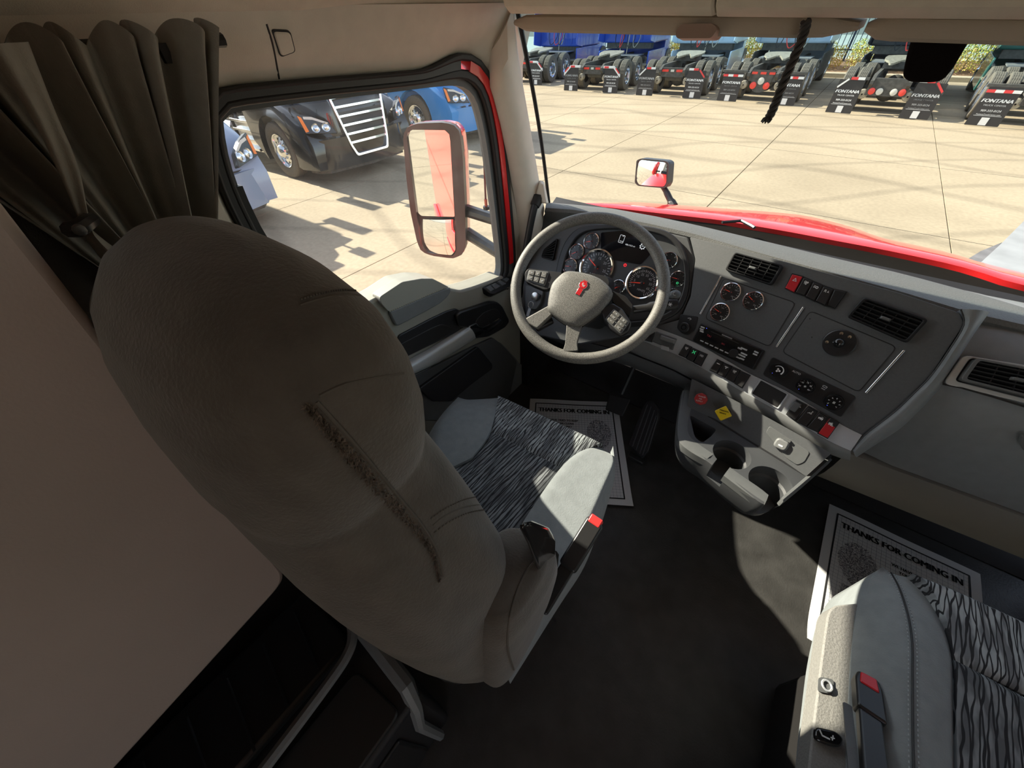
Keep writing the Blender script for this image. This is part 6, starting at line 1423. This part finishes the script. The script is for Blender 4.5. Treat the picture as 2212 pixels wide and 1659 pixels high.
    for s in (-1, 1):
        part('side_fairing', MB().prism(XF.at(0, 0, s*1.20-.02), rpoly([(3.35, z0+.1), (4.1, z0), (4.1, 3.7), (3.55, 3.6)], .05), 0, .04), pm, t, bev=.01)
        part('skirt', MB().prism(XF.at(0, 0, s*1.16-.02), rpoly([(3.5, .35), (6.2, .35), (6.2, 1.1), (3.5, 1.1)], .05), 0, .05), pm if paint != 'sky grey paint' else TM['chassis'], t, bev=.01)
        part('step', MB().box((s*1.0, 3.45, .65), (.35, .5, .05)), TM['steel'], t)
        part('fuel_tank', MB().tube([V((s*.85, 3.9, .62)), V((s*.85, 5.6, .62))], .30, 16), TM['alu'], t)
    part('floor_beam', MB().box((0, 4.3, z0-.10), (2.1, .4, .2)), TM['chassis'], t)
    part('pogo_stick', MB().tube([V((.12, 3.6, 1.0)), V((.22, 3.65, 2.6))], .018, 6), TM['steel'], t)
    rr = random.Random(name+label)
    for k in range(4 if hoses else 2):
        x0 = -.45+.28*k; x1 = x0+rr.uniform(-.3, .3)
        part('air_hose', MB().tube(spline([V((x0, 4.0, 2.1)), V((x0-.1, 3.8, 1.6)), V(((x0+x1)/2, 3.55, 1.22)), V((x1+.1, 3.75, 1.5)), V((x1, 3.98, 1.9))], 6), .016, 6), [M['rubber'], TM['lamp_red'], M['rubber'], TM['steel']][k], t)
    # front axle and hood so that it stands as a whole truck
    for s in (-1, 1): wheel(t, s*1.02, 7.05, s, True, True)
    part('hood', MB().loft([[V((sx*w_, y, z)) for sx, z in ((-1, .5), (-1, zt*.86), (-.7, zt), (.7, zt), (1, zt*.86), (1, .5))] for y, w_, zt in ((6.2, 1.1, 2.0), (7.0, 1.05, 1.8), (7.7, .95, 1.55), (7.85, .8, 1.2))]), pm, t, ang=50)
    return t
rear_truck('semi_truck', 'deep blue truck farthest left, half hidden by the windscreen pillar', (-13.55, 18.5), R(4), 'deep blue paint', 'white', 'slots')
rear_truck('semi_truck', 'deep blue truck with white angled flap hangers', (-9.36, 17.62), R(5), 'deep blue paint', 'white', 'slots', 1.35, .98)
rear_truck('semi_truck', 'pale blue truck with round ended red tail lamps', (-6.14, 17.64), R(3), 'pale blue paint', 'dark', 'slots', 1.30)
rear_truck('semi_truck', 'grey blue truck with straight flap bar behind the braided cord', (-3.12, 17.52), R(0), 'sky grey paint', 'bar', 'round3', 1.32)
rear_truck('semi_truck', 'black truck partly hidden by the black camera housing', (.23, 16.73), R(-3), 'black green paint', 'dark', 'row4', 1.30)
rear_truck('semi_truck', 'dark green truck farthest right in the row', (3.36, 16.35), R(-3), 'dark green paint', 'bar', 'row4', 1.25)

def front_truck(label, nose, cy, paint, dark_grille, chrome_side=True):
    t = thing('semi_truck', label, 'truck', (nose, cy, GZ), 'parked trucks facing us', local=True); t.rotation_euler.z = -math.pi/2
    pm = TM[paint]
    # hood: sections from the cab to the nose
    S = [(-3.1, 1.12, 2.10, .85), (-2.4, 1.10, 2.0, .85), (-1.6, 1.06, 1.86, .85), (-.9, .98, 1.70, .85), (-.45, .88, 1.58, .8), (-.2, .74, 1.46, .75), (-.12, .64, 1.38, .7)]
    def sec(y, w_, zt, zb): return [V((x, y, z)) for x, z in [(-w_, zb), (-w_*1.0, zt*.62), (-w_*.97, zt*.80), (-w_*.86, zt*.93), (-w_*.62, zt*.985), (-w_*.3, zt), (w_*.3, zt), (w_*.62, zt*.985), (w_*.86, zt*.93), (w_*.97, zt*.80), (w_, zt*.62), (w_, zb)]]
    part('hood', MB().loft([sec(*s) for s in S]), pm, t, ang=50, bev=.0)
    for s in (-1, 1):
        arc = [(-1.42+.62*math.cos(a), .50+.62*math.sin(a)) for a in [R(200-k*220/14) for k in range(15)]]
        prof = [(-2.35, .62), (-2.35, 1.30), (-1.9, 1.42), (-1.2, 1.38), (-.6, 1.18), (-.25, .98), (-.12, .72), (-.14, .30), (-.62, .26)]+arc[::-1]
        rows = [[XF.pt(*(V(p)*1.0), x) for p in [(q[0]-(.10 if x_ > .2 else 0)*(q[0] > -.7), q[1]) for q in prof]] for x, x_ in ((s*.70, 0), (s*1.10, 0), (s*1.19, .1), (s*1.22, .3))]
        part('fender', MB().loft(rows), pm, t, ang=50)
        hl = thing('x', '', '', local=True); bpy.data.objects.remove(hl)
        HL = Fr((s*.93, -.10, 1.0), (-1, s*.62, 0), (0, -.30, 1)); sg = -s
        sh = [(-.27*sg, -.13), (.28*sg, -.09), (.34*sg, .22), (.10*sg, .16), (-.16*sg, .04)]
        lamp = part('headlight', MB().prism(HL, rpoly(sh, .03), -.05, .03), M['gloss_black'], t, bev=.008)
        for x in (-.10*sg, .08*sg): part('projector', MB().lathe(HL.at(x, -.02, .03), [(.078, 0), (.072, .02), (.052, .006), (.045, .012), (.0001, .02)], 20), TM['alu'], lamp)
        part('turn_signal', MB().prism(HL, rpoly([(.21*sg, -.06), (.27*sg, -.07), (.33*sg, .19), (.27*sg, .16)], .01), .028, .036), TM['lamp_amber'], lamp)
        part('running_light', MB().prism(HL, rpoly([(-.16*sg, .045), (.10*sg, .155), (.24*sg, .17), (.24*sg, .13), (.09*sg, .11), (-.15*sg, .015)], .01), .028, .034), TM['lens'], lamp)
        wheel(t, s*1.06, -1.42, s, True, True)
        part('wheel_well', MB().box((s*.75, -1.42, .75), (.5, 1.3, .9)), M['rubber'], t)
        part('fuel_tank', MB().tube([V((s*.90, -3.3, .66)), V((s*.90, -4.7, .66))], .33, 20), TM['alu'] if chrome_side else pm, t)
        for k in range(4): part('step', MB().box((s*1.14, -2.75, .42+.17*k), (.14, .85-.02*k, .05)), TM['alu'], t, bev=.008)
        part('battery_box', MB().box((s*.92, -2.75, .68), (.40, .9, .66)), TM['alu'] if chrome_side else TM['chassis'], t, bev=.02)
        part('mirror', MB().box((s*1.45, -2.55, 2.25), (.22, .12, .62)), pm, t, bev=.03)
        part('mirror_arm', MB().tube([V((s*1.1, -2.75, 2.0)), V((s*1.4, -2.6, 2.1))], .03, 6), M['satin_black'], t)
        part('mirror', MB().box((s*.98, -.75, 1.78), (.20, .05, .24)), M['satin_black'], t, bev=.02)
        part('mirror_arm', MB().tube([V((s*.98, -.85, 1.3)), V((s*.98, -.76, 1.7))], .02, 6), M['satin_black'], t)
    part('bumper', MB().loft([[V((x, y*1.0, z)) for x, y in ((-1.19, -.75), (-1.19, -.40), (-1.02, -.14), (-.6, -.03), (0, .0), (.6, -.03), (1.02, -.14), (1.19, -.40), (1.19, -.75))] for z in (.27, .30, .62, .78)]+[]), pm, t, ang=50)
    part('bumper_core', MB().loft([[V((x, y-.02, z)) for x, y in ((-1.17, -.75), (-1.17, -.40), (-1.0, -.16), (0, -.02), (1.0, -.16), (1.17, -.40), (1.17, -.75))] for z in (.28, .80)]), M['rubber'], t)
    part('lip', MB().loft([[V((x, y-.02, z)) for x, y in ((-1.12, -.6), (-1.1, -.38), (-.95, -.18), (0, -.05), (.95, -.18), (1.1, -.38), (1.12, -.6))] for z in (.20, .27)]), TM['chassis'], t)
    # grille: chrome frame, cross bars, dark mesh behind
    GF = Fr((0, .005, .42), (-1, 0, 0), (0, -.13, 1)); go = [(-.40, 0), (.40, 0), (.47, .2), (.62, 1.06), (-.62, 1.06), (-.47, .2)]
    gi = [(p[0]*.90, .045 if p[1] == 0 else (1.0 if p[1] > 1 else p[1])) for p in go]
    gr = part('grille', MB().ring(GF, rpoly(go, .05), rpoly(gi, .04), -.06, .035), M['chrome'], t, bev=.006)
    part('grille_mesh', MB().prism(GF, rpoly(gi, .04), -.10, -.03), mat('grille mesh', (.05, .05, .048), .6, bump=1, bscale=60), gr)
    for k in range(6):
        v = .24+.145*k; w_ = .43+.135*(v-.2)/.86
        part('grille_bar', MB().loft([[GF.pt(x, v+dv, .018+.015*(1-(x/w_)**2)+c) for dv, c in ((-.018, 0), (.018, 0), (.018, -.03), (-.018, -.03))] for x in [w_*(-1+2*i/8) for i in range(9)]]), M['chrome'], gr)
    # cab with windscreen, roof fairing, sleeper
    part('cab', MB().prism(XF.at(0, 0, -1.18), rpoly([(-3.0, .9), (-2.9, 1.95), (-3.5, 3.0), (-4.3, 3.4), (-7.0, 3.9), (-7.2, .9)], .06), 0, 2.36), pm, t, bev=.06)
    part('windshield', MB().prism(Fr((0, -2.93, 2.0), (-1, 0, 0), (0, -.50, 1)), rrect(0, .52, 2.1, .95, .1), .0, .035), TM['window'], t)
    for s in (-1, 1):
        part('side_window', MB().prism(XF.at(0, 0, s*1.19-.01), rpoly([(-3.4, 1.95), (-4.3, 1.95), (-4.3, 2.75), (-3.7, 2.75)], .06), 0, .02), TM['window'], t)
        for y in (-8.3, -9.65): wheel(t, s*1.06, y, s, True); wheel(t, s*.74, y, s, False)
        part('frame_rail', MB().box((s*.42, -6.5, .78), (.08, 8, .3)), TM['chassis'], t)
    part('axle', MB().tube([V((-1, -1.42, .5)), V((1, -1.42, .5))], .08, 8), TM['chassis'], t)
    return t
front_truck('glossy black truck with chrome barred grille outside the door window', -7.95, 5.52, 'gloss black paint', True)
front_truck('blue truck beyond the glossy black one', -7.9, 9.25, 'bright blue paint', True)
front_truck('silver blue truck at the rear edge of the door window', -7.25, 1.86, 'silver blue paint', True)

# ------------------------------------------------------------------ planting strip and fence beyond the row
struct('curb', MB().prism(XF.at(0, 0, -40), [(25.6, GZ), (25.6, GZ+.14), (25.64, GZ+.17), (25.85, GZ+.17), (25.85, GZ)], 0, 90), mat('curb concrete', (.50, .43, .31), .8, var=.08), bev=.0)
struct('soil', MB().prism(XF.at(0, 0, -40), [(25.85, GZ), (25.85, GZ+.14), (27.6, GZ+.30), (28.3, GZ+.45), (28.3, GZ)], 0, 90), mat('mulch', (.22, .13, .07), .95, bump=1, bscale=15, var=.4, vscale=8))
leafm = [mat('leaf green', (.30, .36, .06), .7, var=.25, vscale=3), mat('leaf yellow', (.68, .55, .09), .7, var=.25, vscale=3), mat('leaf dry', (.55, .31, .11), .8, var=.25, vscale=3)]
def shrub_mesh(seed, tone):
    rr = random.Random(seed); mb = MB()
    for k in range(2200):
        a = rr.uniform(0, 2*math.pi); r = math.sqrt(rr.random()); h = rr.random()
        x = 1.05*r*math.cos(a); y = .62*r*math.sin(a); z = .10+h*(.98-.28*r*r)+.06*math.sin(x*7+seed)
        d = V((rr.gauss(0, 1), rr.gauss(0, 1), rr.gauss(.3, .8))).normalized(); s = d.orthogonal().normalized()*rr.uniform(.018, .032); l = d*rr.uniform(.05, .09); p = V((x, y, z))
        mb.add([p-s*.5, p+l*.5-s, p+l, p+l*.5+s], [(0, 1, 2, 3)])
    me = bpy.data.meshes.new('foliage'); me.from_pydata(mb.v, [], mb.f)
    for m in leafm: me.materials.append(m)
    for i, p in enumerate(me.polygons):
        z = mb.v[i*4][2]; q = rr.random()+z*tone; p.material_index = 0 if q > 1.05 else (1 if q > .62 else 2)
    return me
SH = [shrub_mesh(1, .75), shrub_mesh(2, .5)]
SHL = [(-10.6, 'yellow green shrub left of the white angled flap hangers truck'), (-8.95, 'yellow green shrub just left of the pale blue truck'), (-7.3, 'shrub half behind the pale blue truck'), (-5.65, 'shrub just right of the pale blue truck'), (-4.0, 'shrub just left of the grey blue truck'), (-2.4, 'shrub half behind the grey blue truck'),
       (-.75, 'shrub seen between the braided cord and the black truck'), (.85, 'shrub behind the black truck bed'), (2.5, 'yellow green shrub just right of the black camera housing'), (4.1, 'yellow green shrub just left of the dark green truck'), (5.8, 'shrub behind the dark green truck at the far right')]
for i, (x, lab) in enumerate(SHL):
    sh = thing('shrub', lab, 'shrub', (x, 26.75+.1*math.sin(i*3), GZ+.16), 'shrubs along the fence', local=True)
    sh.rotation_euler.z = (i % 2)*math.pi; sh.scale = (.74, 1, 1.0+.10*math.sin(i*2.3))
    part('foliage', SH[i % 2], None, sh, smooth=False, kind='stuff')
    for k in range(3): part('stem', MB().tube([V((-.4+.4*k, 0, -.05)), V((-.45+.45*k, .05, .5))], .02, 5), M['dash_mid'], sh)
fn = thing('picket_fence', 'dark blue steel picket fence along the planting strip', 'fence', (-1, 28, GZ+.4))
fm = mat('fence navy', (.025, .035, .075), .5)
PK = MB().box((0, 0, 1.2), (.028, .028, 2.3)).mesh('picket', fm, False)
for i in range(150):
    p = part('picket', PK, None, fn); p.location = (-16+.2*i, 28.0, GZ+.42)
for k in range(13): part('post', MB().box((-16.1+2.4*k, 28.0, GZ+1.65), (.08, .08, 2.6)), fm, fn, smooth=False)
for z in (.62, 2.2, 2.55): part('rail', MB().box((-1, 28.0, GZ+.42+z-.25), (30, .045, .05)), fm, fn, smooth=False)
struct('road', MB().prism(WORLD, [(-60, 28.6), (60, 28.6), (60, 52), (-60, 52)], GZ+.30, GZ+.36), mat('pale street', (.33, .36, .33), .85, var=.08, vscale=2))
struct('road', MB().prism(WORLD, [(-60, 28.3), (60, 28.3), (60, 29.8), (-60, 29.8)], GZ+.2, GZ+.40), mat('sidewalk', (.52, .48, .37), .85, var=.05))
struct('wall_far', MB().box((0, 56, GZ+4), (110, 2, 8)), mat('far warehouse wall', (.42, .44, .40), .8), bev=0)
# cast shade on the yard at the right, painted as flat grey patches
struct('shade_patch', MB().prism(WORLD, [tuple(onZ(p, GZ))[:2] for p in [(2085, 585), (2120, 566), (2164, 525), (2212, 477), (2330, 360), (2420, 560), (2300, 700)]], GZ, GZ+.006), mat('painted shade grey', (.30, .31, .32), .8, var=.12, vscale=3))
struct('shade_patch', MB().prism(WORLD, [tuple(onZ(p, GZ))[:2] for p in [(2090, 560), (2118, 543), (2164, 524), (2120, 568), (2105, 580)]], GZ, GZ+.004), mat('painted shade dark', (.16, .155, .16), .8, var=.3, vscale=6))
